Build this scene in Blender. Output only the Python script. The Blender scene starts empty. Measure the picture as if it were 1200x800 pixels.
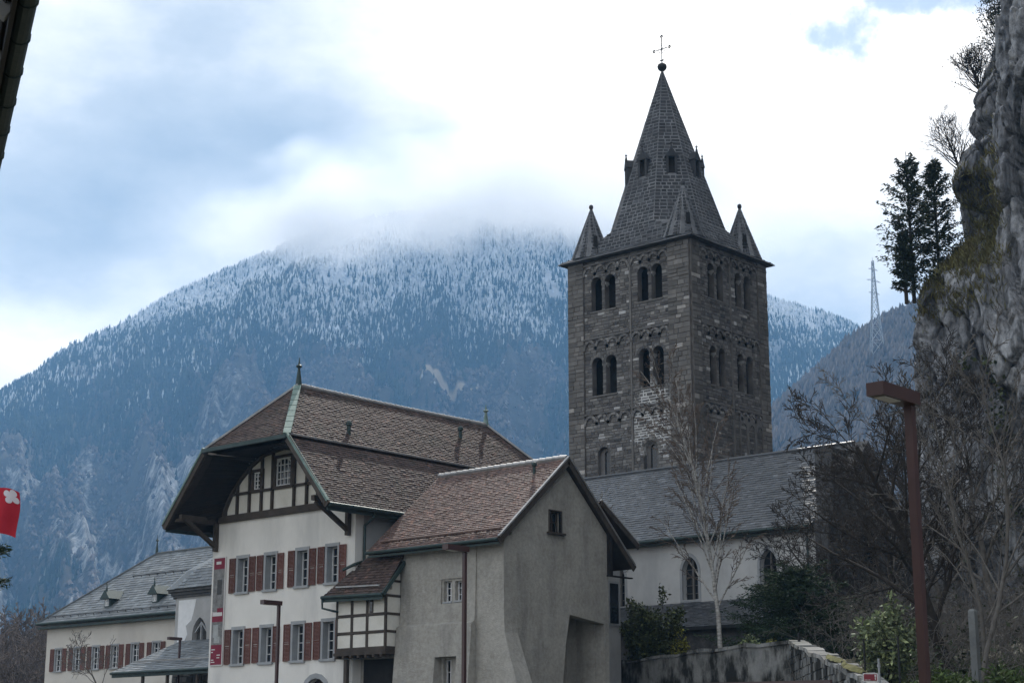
import bpy, bmesh, math, random
import numpy as np
from mathutils import Vector, Matrix
from mathutils.geometry import tessellate_polygon

# ------------------------------------------------------------------ camera, sky, sun, exposure
sc = bpy.context.scene
COL = sc.collection
R = math.radians
YAW, PITCH, EYE = R(41.5), R(13.75), 1.7
SUN_AZ, SUN_EL = R(4.0), R(43.0)          # azimuth to the right of the camera heading

cam = bpy.data.cameras.new('camera')
cam.lens, cam.sensor_width, cam.clip_end, cam.clip_start = 60.0, 36.0, 30000.0, 0.1
camo = bpy.data.objects.new('camera', cam)
camo.location = (0, 0, EYE)
camo.rotation_euler = (R(90) + PITCH, 0, YAW)
COL.objects.link(camo)
sc.camera = camo

HEAD = Vector((-math.sin(YAW), math.cos(YAW), 0))
RIGHT = Vector((math.cos(YAW), math.sin(YAW), 0))
_f = HEAD * math.cos(PITCH) + Vector((0, 0, math.sin(PITCH)))
_u = -HEAD * math.sin(PITCH) + Vector((0, 0, math.cos(PITCH)))

def ray(px, py):
    return _f + RIGHT * ((px - 600) / 2000.0) - _u * ((py - 400) / 2000.0)

def at(px, py, d):
    """survey helper: the point seen at (px, py) of the 1200x800 photo, d metres out along the heading"""
    r = ray(px, py)
    return Vector((0, 0, EYE)) + r * (d / r.dot(HEAD))

def ground_at(px, d):
    p = at(px, 889, d)
    return p.x, p.y

sun_dir = (HEAD * math.cos(SUN_AZ) + RIGHT * math.sin(SUN_AZ)) * math.cos(SUN_EL) + Vector((0, 0, math.sin(SUN_EL)))
sun = bpy.data.lights.new('sun', 'SUN')
sun.energy, sun.angle, sun.color = 2.3, R(0.6), (1.0, 0.95, 0.88)
suno = bpy.data.objects.new('sun', sun)
suno.rotation_euler = sun_dir.to_track_quat('Z', 'Y').to_euler()
COL.objects.link(suno)

sc.view_settings.view_transform = 'Standard'
sc.view_settings.look = 'None'
sc.view_settings.exposure = 0.70
sc.view_settings.gamma = 1.0
sc.view_settings.use_curve_mapping = False
sc.cycles.use_denoising = True
sc.cycles.max_bounces = 6
sc.cycles.diffuse_bounces = 3
sc.cycles.glossy_bounces = 3
sc.cycles.transparent_max_bounces = 12
sc.cycles.volume_bounces = 3
sc.cycles.sample_clamp_indirect = 6.0

class NT:
    """tiny node-tree writer"""
    def __init__(self, tree):
        self.t = tree
        tree.nodes.clear()
    def n(self, kind, **kw):
        nd = self.t.nodes.new(kind)
        for k, v in kw.items():
            if k.startswith('i_'):
                key = k[2:]
                key = int(key) if key.isdigit() else key.replace('_', ' ')
                self.put(nd, key, v)
            else:
                setattr(nd, k, v)
        return nd
    def put(self, nd, key, v):
        if isinstance(v, bpy.types.NodeSocket):
            self.t.links.new(v, nd.inputs[key])
        else:
            nd.inputs[key].default_value = v
    def math(self, op, a, b=0.0, clamp=False):
        nd = self.n('ShaderNodeMath', operation=op, use_clamp=clamp)
        self.put(nd, 0, a); self.put(nd, 1, b)
        return nd.outputs[0]
    def mix(self, fac, a, b):
        nd = self.n('ShaderNodeMix', data_type='RGBA')
        self.put(nd, 0, fac); self.put(nd, 6, a); self.put(nd, 7, b)
        return nd.outputs[2]
    def noise(self, vec, scale, detail=4.0, rough=0.55):
        nd = self.n('ShaderNodeTexNoise')
        self.put(nd, 'Scale', scale); self.put(nd, 'Detail', detail); self.put(nd, 'Roughness', rough)
        if vec is not None: self.put(nd, 'Vector', vec)
        return nd.outputs['Fac']
    def ramp(self, fac, stops, interp='LINEAR'):
        nd = self.n('ShaderNodeValToRGB')
        nd.color_ramp.interpolation = interp
        el = nd.color_ramp.elements
        while len(el) < len(stops): el.new(0.5)
        for e, (p, c) in zip(el, stops):
            e.position = p
            e.color = (*c, 1.0) if not isinstance(c, float) else (c, c, c, 1.0)
        self.put(nd, 0, fac)
        return nd.outputs[0]
    def rng(self, v, a, b, c=0.0, d=1.0, kind='SMOOTHSTEP'):
        nd = self.n('ShaderNodeMapRange', interpolation_type=kind)
        for i, x in enumerate((v, a, b, c, d)): self.put(nd, i, x)
        return nd.outputs[0]
    def scaled(self, vec, s):
        nd = self.n('ShaderNodeVectorMath', operation='MULTIPLY')
        self.put(nd, 0, vec); self.put(nd, 1, s)
        return nd.outputs[0]

world = bpy.data.worlds.new('World')
sc.world = world
world.use_nodes = True
W = NT(world.node_tree)
wout = W.n('ShaderNodeOutputWorld')
sky = W.n('ShaderNodeTexSky', sky_type='NISHITA', sun_disc=False)
sky.sun_elevation = SUN_EL
sky.sun_rotation = math.atan2(sun_dir.x, sun_dir.y)
sky.altitude = 420.0; sky.dust_density = 0.2
bg_sky = W.n('ShaderNodeBackground', i_Color=sky.outputs[0], i_Strength=0.075)
gen = W.n('ShaderNodeTexCoord').outputs['Generated']
# cloud cover: a broken winter deck, brighter where the sun stands behind it
warp = W.n('ShaderNodeTexNoise', i_Scale=5.0, i_Detail=3.0, i_Roughness=0.5); W.put(warp, 'Vector', gen)
wv = W.n('ShaderNodeVectorMath', operation='MULTIPLY_ADD')
W.put(wv, 0, warp.outputs['Color']); W.put(wv, 1, (0.10, 0.10, 0.10)); W.put(wv, 2, gen)
warped = wv.outputs[0]
flat = W.scaled(gen, (1.0, 1.0, 2.0))
nA = W.noise(flat, 4.0, 8.0, 0.55)
nB = W.noise(flat, 11.0, 9.0, 0.60)
lum = W.math('ADD', W.math('MULTIPLY', W.math('SUBTRACT', nA, 0.5), 0.55), W.math('MULTIPLY', W.math('SUBTRACT', nB, 0.5), 0.58))
lum = W.math('ADD', lum, 0.535)
def mass(px, py, rx, rz, amp, vec=None):
    """a cloud mass about one direction of the sky; rx, rz in radians across and up"""
    global lum
    d = ray(px, py).normalized() + (Vector((0.05, 0.05, 0.05)) if vec is None else Vector((0, 0, 0)))
    sub = W.n('ShaderNodeVectorMath', operation='SUBTRACT'); W.put(sub, 0, warped if vec is None else vec); W.put(sub, 1, d)
    parts = []
    for ax, r in ((RIGHT, rx), (HEAD, rx), (Vector((0, 0, 1)), rz)):
        dt = W.n('ShaderNodeVectorMath', operation='DOT_PRODUCT'); W.put(dt, 0, sub.outputs[0]); W.put(dt, 1, ax / r)
        parts.append(W.math('MULTIPLY', dt.outputs['Value'], dt.outputs['Value']))
    d2 = W.math('ADD', W.math('ADD', parts[0], parts[1]), parts[2])
    g = W.math('EXPONENT', W.math('MULTIPLY', d2, -1.0))
    lum = W.math('ADD', lum, W.math('MULTIPLY', g, amp))
    return g
mass(850, 75, 0.17, 0.085, 0.55)
mass(1060, 130, 0.10, 0.07, 0.35)
mass(640, 0, 0.10, 0.05, 0.28)
mass(30, 395, 0.07, 0.035, 0.34)
mass(380, 280, 0.10, 0.03, 0.06)
mass(60, 265, 0.075, 0.035, -0.30)
mass(545, 215, 0.11, 0.04, -0.26)
mass(270, 140, 0.11, 0.06, -0.20)
mass(90, 60, 0.05, 0.03, 0.12)
mass(960, 270, 0.08, 0.03, -0.18)
hole = mass(982, 38, 0.034, 0.030, 0.0, gen)
hole2 = mass(1090, -6, 0.06, 0.013, 0.0, gen)
ccol = W.ramp(W.math('MULTIPLY', lum, 0.7), [(0.14, (0.30, 0.35, 0.41)), (0.31, (0.475, 0.51, 0.545)), (0.44, (0.74, 0.735, 0.72)), (0.60, (1.14, 1.07, 0.98)), (0.85, (1.5, 1.40, 1.27))])
bg_cl = W.n('ShaderNodeBackground', i_Color=ccol, i_Strength=1.0)
gap = W.math('MAXIMUM', hole, hole2)
gap = W.rng(W.math('ADD', gap, W.math('MULTIPLY', W.math('SUBTRACT', W.noise(gen, 26.0, 6.0, 0.6), 0.5), 2.2)), 0.34, 0.95)
wm = W.n('ShaderNodeMixShader'); W.put(wm, 0, W.math('MULTIPLY', gap, 0.8))
world.node_tree.links.new(bg_cl.outputs[0], wm.inputs[1])
world.node_tree.links.new(bg_sky.outputs[0], wm.inputs[2])
world.node_tree.links.new(wm.outputs[0], wout.inputs[0])

# ------------------------------------------------------------------ helpers
class MB:
    """collects polygons; build() links them as one mesh object"""
    def __init__(self):
        self.v, self.f, self.t = [], [], []
    def add(self, vs, fs, tint=0.5):
        b = len(self.v)
        self.v.extend([tuple(p) for p in vs])
        for f in fs:
            self.f.append([i + b for i in f]); self.t.append(tint)
    def box(self, x0, x1, y0, y1, z0, z1, tint=0.5):
        x0, x1 = min(x0, x1), max(x0, x1); y0, y1 = min(y0, y1), max(y0, y1); z0, z1 = min(z0, z1), max(z0, z1)
        self.add([(x0, y0, z0), (x1, y0, z0), (x1, y1, z0), (x0, y1, z0), (x0, y0, z1), (x1, y0, z1), (x1, y1, z1), (x0, y1, z1)],
                 [(0, 3, 2, 1), (4, 5, 6, 7), (0, 1, 5, 4), (1, 2, 6, 5), (2, 3, 7, 6), (3, 0, 4, 7)], tint)
        return self
    def beam(self, a, b, w, h, up=(0, 0, 1), tint=0.5):
        """square bar from a to b, w across, h along up"""
        a, b, up = Vector(a), Vector(b), Vector(up)
        d = (b - a).normalized()
        s = d.cross(up)
        s = s.normalized() if s.length > 1e-5 else Vector((1, 0, 0))
        u = s.cross(d).normalized()
        s *= w / 2; u *= h / 2
        vs = [a - s - u, a + s - u, a + s + u, a - s + u, b - s - u, b + s - u, b + s + u, b - s + u]
        self.add(vs, [(0, 1, 2, 3), (7, 6, 5, 4), (0, 4, 5, 1), (1, 5, 6, 2), (2, 6, 7, 3), (3, 7, 4, 0)], tint)
        return self
    def tube(self, pts, rad, n=8, caps=True, tint=0.5):
        pts = [Vector(p) for p in pts]
        rad = rad if isinstance(rad, (list, tuple)) else [rad] * len(pts)
        vs, fs = [], []
        for i, p in enumerate(pts):
            d = (pts[min(i + 1, len(pts) - 1)] - pts[max(i - 1, 0)]).normalized()
            a = d.orthogonal().normalized() if i == 0 else (a - d * a.dot(d)).normalized()
            b = d.cross(a)
            for k in range(n):
                t = 2 * math.pi * k / n
                vs.append(p + (a * math.cos(t) + b * math.sin(t)) * rad[i])
        for i in range(len(pts) - 1):
            for k in range(n):
                fs.append((i * n + k, i * n + (k + 1) % n, (i + 1) * n + (k + 1) % n, (i + 1) * n + k))
        if caps:
            fs.append(tuple(range(n - 1, -1, -1))); fs.append(tuple(range((len(pts) - 1) * n, len(pts) * n)))
        self.add(vs, fs, tint)
        return self
    def lathe(self, c, prof, n=12, tint=0.5):
        """prof: list of (r, z) above c"""
        return self.tube([(c[0], c[1], c[2] + z) for r, z in prof], [max(r, 0.002) for r, z in prof], n, True, tint)
    def panel(self, O, ux, uy, nrm, outer, holes, thick, tint=0.5, back=True):
        """flat wall with real openings; 2D outlines in (ux, uy), thickness goes against nrm"""
        O, ux, uy, nrm = Vector(O), Vector(ux), Vector(uy), Vector(nrm)
        loops = [list(outer)] + [list(h) for h in holes]
        tri = tessellate_polygon([[Vector((p[0], p[1], 0)) for p in l] for l in loops])
        flat = [p for l in loops for p in l]
        fr = [O + ux * p[0] + uy * p[1] for p in flat]
        bk = [q - nrm * thick for q in fr]
        n = len(flat)
        fs = []
        for t in tri:
            a, b, c = t
            nn = (fr[b] - fr[a]).cross(fr[c] - fr[a])
            if nn.dot(nrm) < 0: a, c = c, a
            fs.append((a, b, c))
            if back: fs.append((c + n, b + n, a + n))
        k = 0
        for l in loops:
            for i in range(len(l)):
                j = (i + 1) % len(l)
                fs.append((k + i, k + j, k + j + n, k + i + n))
            k += len(l)
        self.add(fr + bk, fs, tint)
        return self
    def build(self, name, mat, parent=None, kind=None, smooth=False):
        me = bpy.data.meshes.new(name)
        me.from_pydata(self.v, [], self.f)
        at_ = me.attributes.new('tint', 'FLOAT', 'FACE')
        at_.data.foreach_set('value', np.array(self.t, dtype=np.float32))
        return finish(me, name, mat, parent, kind, smooth)

def finish(me, name, mat, parent=None, kind=None, smooth=False):
    if smooth: me.polygons.foreach_set('use_smooth', [True] * len(me.polygons))
    me.update()
    if mat: me.materials.append(mat)
    o = bpy.data.objects.new(name, me)
    COL.objects.link(o)
    if parent: o.parent = parent
    if kind: o['kind'] = kind
    return o

def fast_mesh(name, verts, quads, mat, parent=None, kind=None, tint=None, smooth=False, attrs=None):
    """numpy mesh: verts (n,3), quads (m,3|4)"""
    verts = np.ascontiguousarray(verts, dtype=np.float32); quads = np.ascontiguousarray(quads, dtype=np.int32)
    me = bpy.data.meshes.new(name)
    m, k = quads.shape
    me.vertices.add(len(verts)); me.vertices.foreach_set('co', verts.ravel())
    me.loops.add(m * k); me.loops.foreach_set('vertex_index', quads.ravel())
    me.polygons.add(m); me.polygons.foreach_set('loop_start', np.arange(0, m * k, k, dtype=np.int32))
    try: me.polygons.foreach_set('loop_total', np.full(m, k, dtype=np.int32))
    except Exception: pass
    me.update(calc_edges=True)
    if tint is not None:
        a = me.attributes.new('tint', 'FLOAT', 'FACE'); a.data.foreach_set('value', np.asarray(tint, dtype=np.float32))
    for nm, arr in (attrs or {}).items():
        a = me.attributes.new(nm, 'FLOAT', 'POINT'); a.data.foreach_set('value', np.asarray(arr, dtype=np.float32))
    return finish(me, name, mat, parent, kind, smooth)

def thing(name, loc, label, cat, group=None):
    o = bpy.data.objects.new(name, None)
    o.location = loc; o.empty_display_size = 0.3
    COL.objects.link(o)
    return tag(o, label, cat, group)

def tag(o, label, cat, group=None):
    o['label'] = label; o['category'] = cat
    if group: o['group'] = group
    return o

def hang(o, parent):
    """parent an object that was built in world coordinates to an Empty placed elsewhere"""
    o.parent = parent
    m = Matrix.Translation(parent.location)
    p = parent.parent
    while p:
        m = Matrix.Translation(p.location) @ m; p = p.parent
    o.matrix_parent_inverse = m.inverted()
    return o

class Thing:
    """an Empty at the base; parts are built in world coordinates and hung on it"""
    def __init__(self, name, loc, label, cat, group=None):
        self.e = thing(name, loc, label, cat, group)
    def part(self, mb, name, mat, kind=None, smooth=False, of=None, label=None):
        o = mb.build(name, mat, None, kind, smooth)
        if of is None: hang(o, self.e)
        else: o.parent = of; o.matrix_parent_inverse = Matrix.Translation(self.e.location).inverted() @ Matrix.Translation(self.e.location)
        if label: o['label'] = label
        return o

def sub(mb, name, mat, part, kind=None, smooth=False, label=None):
    """a sub-part: its part sits at identity in world space, so no offset is needed"""
    o = mb.build(name, mat, None, kind, smooth)
    o.parent = part
    bpy.context.view_layer.update() if False else None
    if label: o['label'] = label
    return o

# ------------------------------------------------------------------ materials
def pmat(name, c1, c2, scale=1.0, rough=0.85, bump=0.15, bscale=None, tint=None, stretch=(1, 1, 1), spec=0.3, metal=0.0,
         stain=None, stain_c=(0.08, 0.08, 0.075), stain_scale=0.35, stain_stretch=(1, 1, 0.25), fine=0.5, stain_rng=(0.48, 0.72)):
    """two-tone noise material on world position, optional per-piece tint range and grime"""
    m = bpy.data.materials.new(name); m.use_nodes = True
    N = NT(m.node_tree)
    out = N.n('ShaderNodeOutputMaterial'); b = N.n('ShaderNodeBsdfPrincipled')
    m.node_tree.links.new(b.outputs[0], out.inputs[0])
    pos = N.n('ShaderNodeNewGeometry').outputs['Position']
    v = N.scaled(pos, stretch)
    n1 = N.noise(v, scale, 6.0, 0.6)
    n2 = N.noise(v, scale * 7.3, 4.0, 0.6)
    mixf = N.math('ADD', N.math('MULTIPLY', n1, 1 - fine * 0.5), N.math('MULTIPLY', n2, fine * 0.5))
    col = N.ramp(mixf, [(0.34, c1), (0.66, c2)])
    if tint:
        a = N.n('ShaderNodeAttribute', attribute_name='tint').outputs['Fac']
        tc = N.ramp(a, tint)
        mm = N.n('ShaderNodeMix', data_type='RGBA', blend_type='MULTIPLY'); N.put(mm, 0, 1.0); N.put(mm, 6, col); N.put(mm, 7, tc)
        col = mm.outputs[2]
    if stain:
        s = N.noise(N.scaled(pos, stain_stretch), stain_scale, 7.0, 0.62)
        col = N.mix(N.math('MULTIPLY', N.rng(s, *stain_rng), stain), col, (*stain_c, 1))
    N.put(b, 'Base Color', col)
    N.put(b, 'Roughness', rough); N.put(b, 'Specular IOR Level', spec); N.put(b, 'Metallic', metal)
    if bump:
        bn = N.n('ShaderNodeBump', i_Strength=bump, i_Distance=0.05)
        N.put(bn, 'Height', N.noise(v, bscale or scale * 9, 5.0, 0.65))
        N.put(b, 'Normal', bn.outputs[0])
    return m

def g3(v): return (v, v, v)
M = {}
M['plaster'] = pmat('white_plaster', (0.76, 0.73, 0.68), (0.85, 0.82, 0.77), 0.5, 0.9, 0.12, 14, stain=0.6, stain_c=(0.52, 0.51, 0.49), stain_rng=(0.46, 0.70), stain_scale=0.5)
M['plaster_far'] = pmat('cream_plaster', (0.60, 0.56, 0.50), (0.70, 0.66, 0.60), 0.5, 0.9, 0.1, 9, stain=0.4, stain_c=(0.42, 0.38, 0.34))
M['plaster_shade'] = pmat('grey_and_shaded_plaster', (0.36, 0.355, 0.35), (0.48, 0.475, 0.47), 0.6, 0.9, 0.12, 14, stain=0.4, stain_c=(0.25, 0.25, 0.25))  # grey plaster, also the white house's side walls with shade painted in
M['render'] = pmat('rough_grey_render', (0.32, 0.30, 0.265), (0.50, 0.475, 0.43), 0.9, 0.95, 0.8, 16, stain=0.5, stain_c=(0.15, 0.146, 0.135), stain_scale=0.7, stain_stretch=(1, 1, 0.2), stain_rng=(0.44, 0.70), fine=1.1)
M['nave'] = pmat('pale_lime_plaster', (0.48, 0.478, 0.465), (0.62, 0.617, 0.60), 0.4, 0.9, 0.15, 10, stain=0.5, stain_c=(0.33, 0.34, 0.35), stain_scale=0.4)
M['infill'] = pmat('timber_frame_infill', (0.66, 0.63, 0.56), (0.80, 0.77, 0.70), 1.2, 0.9, 0.1, 12, stain=0.3, stain_c=(0.42, 0.39, 0.33))
M['timber'] = pmat('dark_oak_timber', (0.045, 0.036, 0.030), (0.095, 0.077, 0.064), 2.0, 0.8, 0.25, 30)
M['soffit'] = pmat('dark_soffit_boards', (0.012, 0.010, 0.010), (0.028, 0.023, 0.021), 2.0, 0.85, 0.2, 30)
M['stone_trim'] = pmat('grey_window_stone', (0.30, 0.31, 0.32), (0.40, 0.41, 0.42), 2.0, 0.85, 0.2, 20)
M['shutter'] = pmat('red_brown_shutter_paint', (0.135, 0.056, 0.045), (0.20, 0.084, 0.066), 3.0, 0.6, 0.1, 20, tint=[(0, (0.75, 0.75, 0.75)), (1, (1.15, 1.15, 1.15))])
M['white_frame'] = pmat('white_window_paint', (0.72, 0.72, 0.72), (0.82, 0.82, 0.82), 3, 0.5, 0.03)
M['copper'] = pmat('green_copper', (0.10, 0.17, 0.15), (0.24, 0.31, 0.28), 3.0, 0.6, 0.1, 20, metal=0.2)
M['copper_dark'] = pmat('dark_copper', (0.030, 0.050, 0.050), (0.06, 0.085, 0.08), 3.0, 0.5, 0.1, 20, metal=0.3)
M['zinc'] = pmat('pale_metal_capping', (0.27, 0.265, 0.26), (0.42, 0.415, 0.41), 2.0, 0.5, 0.05, 12, metal=0.5)
M['iron'] = pmat('black_iron', (0.012, 0.012, 0.013), (0.025, 0.025, 0.026), 4, 0.55, 0.05)
M['tile'] = pmat('clay_roof_tiles', (0.105, 0.074, 0.063), (0.175, 0.127, 0.110), 0.9, 0.72, 0.25, 25, spec=0.25,
                 tint=[(0, (0.30, 0.29, 0.31)), (0.45, (0.75, 0.74, 0.76)), (0.8, (1.0, 0.95, 0.95)), (1, (1.6, 1.3, 1.2))], stain=0.5, stain_c=(0.045, 0.047, 0.038), stain_scale=0.9, stain_stretch=(1, 1, 1), stain_rng=(0.46, 0.66))
M['tile_annex'] = pmat('weathered_clay_tiles', (0.150, 0.100, 0.084), (0.25, 0.175, 0.152), 0.9, 0.65, 0.25, 25, spec=0.35,
                 tint=[(0, (0.35, 0.33, 0.34)), (0.4, (0.8, 0.77, 0.77)), (0.8, (1.05, 1.0, 1.0)), (1, (1.5, 1.25, 1.15))], stain=0.45, stain_c=(0.075, 0.07, 0.06), stain_scale=0.9, stain_stretch=(1, 1, 1), stain_rng=(0.46, 0.66))
M['tile_under'] = pmat('roof_underlay', (0.035, 0.028, 0.026), (0.06, 0.05, 0.045), 2, 0.9, 0.1)
M['slate'] = pmat('dark_slate', (0.062, 0.066, 0.073), (0.098, 0.104, 0.113), 0.8, 0.36, 0.15, 20, spec=0.6,
                  tint=[(0, g3(0.6)), (0.7, g3(1.0)), (1, g3(1.7))])
M['slate_far'] = pmat('blue_grey_slate', (0.13, 0.145, 0.155), (0.19, 0.205, 0.215), 0.6, 0.5, 0.1, 12, spec=0.5,
                  tint=[(0, g3(0.75)), (0.7, g3(1.0)), (1, g3(1.35))])
M['dark_stone'] = pmat('dark_rubble_wall', (0.060, 0.060, 0.062), (0.13, 0.128, 0.128), 2.2, 0.95, 0.7, 9, stain=0.5, stain_c=(0.03, 0.03, 0.03))
M['rubble'] = pmat('tower_rubble_stone', (0.172, 0.169, 0.167), (0.27, 0.265, 0.26), 1.3, 0.92, 0.5, 20,
                   tint=[(0, (0.33, 0.33, 0.35)), (0.35, (0.60, 0.58, 0.57)), (0.75, (0.98, 0.95, 0.92)), (0.93, (1.35, 1.32, 1.28)), (1, (2.3, 2.3, 2.3))],
                   stain=0.55, stain_c=(0.045, 0.042, 0.040), stain_scale=0.5, stain_stretch=(1, 1, 0.6))
M['spire_stone'] = pmat('dark_tuff_blocks', (0.052, 0.054, 0.060), (0.095, 0.097, 0.104), 1.5, 0.9, 0.45, 18,
                   tint=[(0, g3(0.5)), (0.8, g3(1.0)), (1, g3(1.35))])
M['spire_mortar'] = pmat('pale_spire_mortar', (0.11, 0.113, 0.12), (0.25, 0.254, 0.262), 1.2, 0.95, 0.2, 15, stain=0.9, stain_c=(0.085, 0.085, 0.09), stain_scale=0.35, stain_stretch=(1, 1, 0.7))
M['quoin'] = pmat('corner_ashlar', (0.17, 0.16, 0.15), (0.25, 0.235, 0.22), 1.5, 0.9, 0.35, 14,
                  tint=[(0, g3(0.45)), (0.6, g3(0.85)), (0.92, g3(1.15)), (1, g3(1.9))], stain=0.4, stain_c=(0.05, 0.05, 0.05))
M['column'] = pmat('pale_window_column', (0.26, 0.25, 0.24), (0.36, 0.35, 0.33), 2.5, 0.85, 0.2, 20)
M['void'] = pmat('void_shade_black', (0.014, 0.013, 0.013), (0.025, 0.024, 0.023), 2, 0.95, 0.1)  # near-black colour that paints in the darkness of openings
M['lamp_paint'] = pmat('oxide_red_steel', (0.052, 0.024, 0.023), (0.072, 0.034, 0.032), 2, 0.36, 0.02, metal=0.0, spec=0.6)
M['lamp_lens'] = pmat('lamp_diffuser', (0.62, 0.60, 0.55), (0.70, 0.68, 0.63), 2, 0.3, 0.0)
M['concrete'] = pmat('grey_concrete', (0.13, 0.135, 0.135), (0.20, 0.207, 0.207), 2, 0.9, 0.4, 20)
M['galv'] = pmat('galvanised_post', (0.30, 0.31, 0.32), (0.40, 0.41, 0.42), 3, 0.5, 0.05, metal=0.6)
M['red_sign'] = pmat('red_sign_paint', (0.20, 0.030, 0.045), (0.24, 0.040, 0.055), 2, 0.5, 0.0)
M['white_sign'] = pmat('white_sign_paint', (0.62, 0.60, 0.58), (0.70, 0.68, 0.66), 2, 0.5, 0.0)
M['banner_red'] = pmat('banner_red_print', (0.20, 0.022, 0.045), (0.24, 0.03, 0.055), 1, 0.7, 0.03)
M['banner_grey'] = pmat('banner_photo_print', (0.06, 0.06, 0.06), (0.36, 0.35, 0.34), 5.0, 0.7, 0.0, fine=1.2)
M['banner_light'] = pmat('banner_pale_print', (0.30, 0.31, 0.31), (0.50, 0.51, 0.50), 5.0, 0.7, 0.0, fine=1.0)
M['banner_dark'] = pmat('banner_dark_print', (0.05, 0.05, 0.05), (0.09, 0.09, 0.09), 5.0, 0.7, 0.0)
M['flag_red'] = pmat('red_flag_cloth', (0.42, 0.018, 0.035), (0.50, 0.025, 0.045), 3, 0.8, 0.1, 8)
M['flag_white'] = pmat('white_flag_cloth', (0.66, 0.60, 0.64), (0.74, 0.70, 0.73), 3, 0.8, 0.1, 8)
M['bark'] = pmat('dark_bark', (0.026, 0.022, 0.020), (0.070, 0.060, 0.053), 4, 0.9, 0.3, 20)
M['bark_grey'] = pmat('grey_bark', (0.10, 0.09, 0.082), (0.19, 0.175, 0.16), 4, 0.9, 0.3, 20)
M['twig_brown'] = pmat('brown_twigs', (0.11, 0.085, 0.070), (0.19, 0.15, 0.125), 4, 0.9, 0.0)
M['birch'] = pmat('birch_bark', (0.14, 0.13, 0.12), (0.60, 0.58, 0.55), 5, 0.8, 0.2, 20, stretch=(1, 1, 2.2))
M['leaf_dark'] = pmat('dark_evergreen_leaf', (0.022, 0.032, 0.016), (0.055, 0.070, 0.034), 2, 0.7, 0.0, tint=[(0, g3(0.5)), (1, g3(1.5))])
M['leaf_yew'] = pmat('yew_needles', (0.018, 0.036, 0.018), (0.048, 0.078, 0.034), 2, 0.7, 0.0, tint=[(0, g3(0.5)), (1, g3(1.6))])
M['leaf_shrub'] = pmat('olive_shrub_leaf', (0.055, 0.075, 0.030), (0.12, 0.135, 0.055), 2, 0.6, 0.0, tint=[(0, g3(0.35)), (0.8, g3(1.0)), (1, (1.9, 1.8, 1.5))])
M['leaf_pale'] = pmat('pale_variegated_leaf', (0.12, 0.16, 0.08), (0.26, 0.30, 0.17), 2, 0.55, 0.0, tint=[(0, g3(0.4)), (0.7, g3(1.0)), (1, (2.0, 1.9, 1.6))])
M['leaf_yellow'] = pmat('yellow_green_leaf', (0.14, 0.14, 0.02), (0.30, 0.28, 0.05), 2, 0.6, 0.0, tint=[(0, g3(0.5)), (1, g3(1.4))])
M['grass'] = pmat('bank_grass', (0.045, 0.075, 0.022), (0.10, 0.14, 0.045), 1, 0.8, 0.0, tint=[(0, g3(0.5)), (1, g3(1.5))])
M['dry_grass'] = pmat('dry_ledge_grass', (0.11, 0.10, 0.045), (0.26, 0.25, 0.11), 1, 0.85, 0.0, tint=[(0, (0.5, 0.42, 0.4)), (1, (1.3, 1.3, 1.2))])
M['moss'] = pmat('yellow_moss', (0.07, 0.07, 0.022), (0.17, 0.16, 0.05), 3, 0.95, 0.4, 20)
M['ground'] = pmat('winter_ground', (0.050, 0.048, 0.035), (0.10, 0.095, 0.060), 0.25, 0.95, 0.3, 3)
M['asphalt'] = pmat('asphalt', (0.042, 0.042, 0.043), (0.062, 0.062, 0.063), 0.6, 0.9, 0.3, 40)
M['retain'] = pmat('stained_retaining_wall', (0.16, 0.16, 0.155), (0.30, 0.30, 0.29), 1.1, 0.95, 0.5, 12, stain=1.0, stain_c=(0.022, 0.022, 0.020), stain_scale=0.9, stain_stretch=(1, 1, 0.5), stain_rng=(0.40, 0.56))
M['coping'] = pmat('pale_coping_stone', (0.19, 0.19, 0.18), (0.31, 0.31, 0.30), 2, 0.9, 0.4, 14, tint=[(0, g3(0.6)), (1, g3(1.2))], stain=0.5, stain_c=(0.10, 0.10, 0.07))

def glass_mat():
    m = bpy.data.materials.new('window_glass'); m.use_nodes = True
    N = NT(m.node_tree)
    out = N.n('ShaderNodeOutputMaterial'); b = N.n('ShaderNodeBsdfPrincipled')
    m.node_tree.links.new(b.outputs[0], out.inputs[0])
    N.put(b, 'Base Color', (0.018, 0.022, 0.028, 1)); N.put(b, 'Roughness', 0.08); N.put(b, 'Specular IOR Level', 0.6)
    bn = N.n('ShaderNodeBump', i_Strength=0.05, i_Distance=0.05)
    N.put(bn, 'Height', N.noise(N.n('ShaderNodeNewGeometry').outputs['Position'], 2.5, 2.0)); N.put(b, 'Normal', bn.outputs[0])
    return m
M['glass'] = glass_mat()

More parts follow.
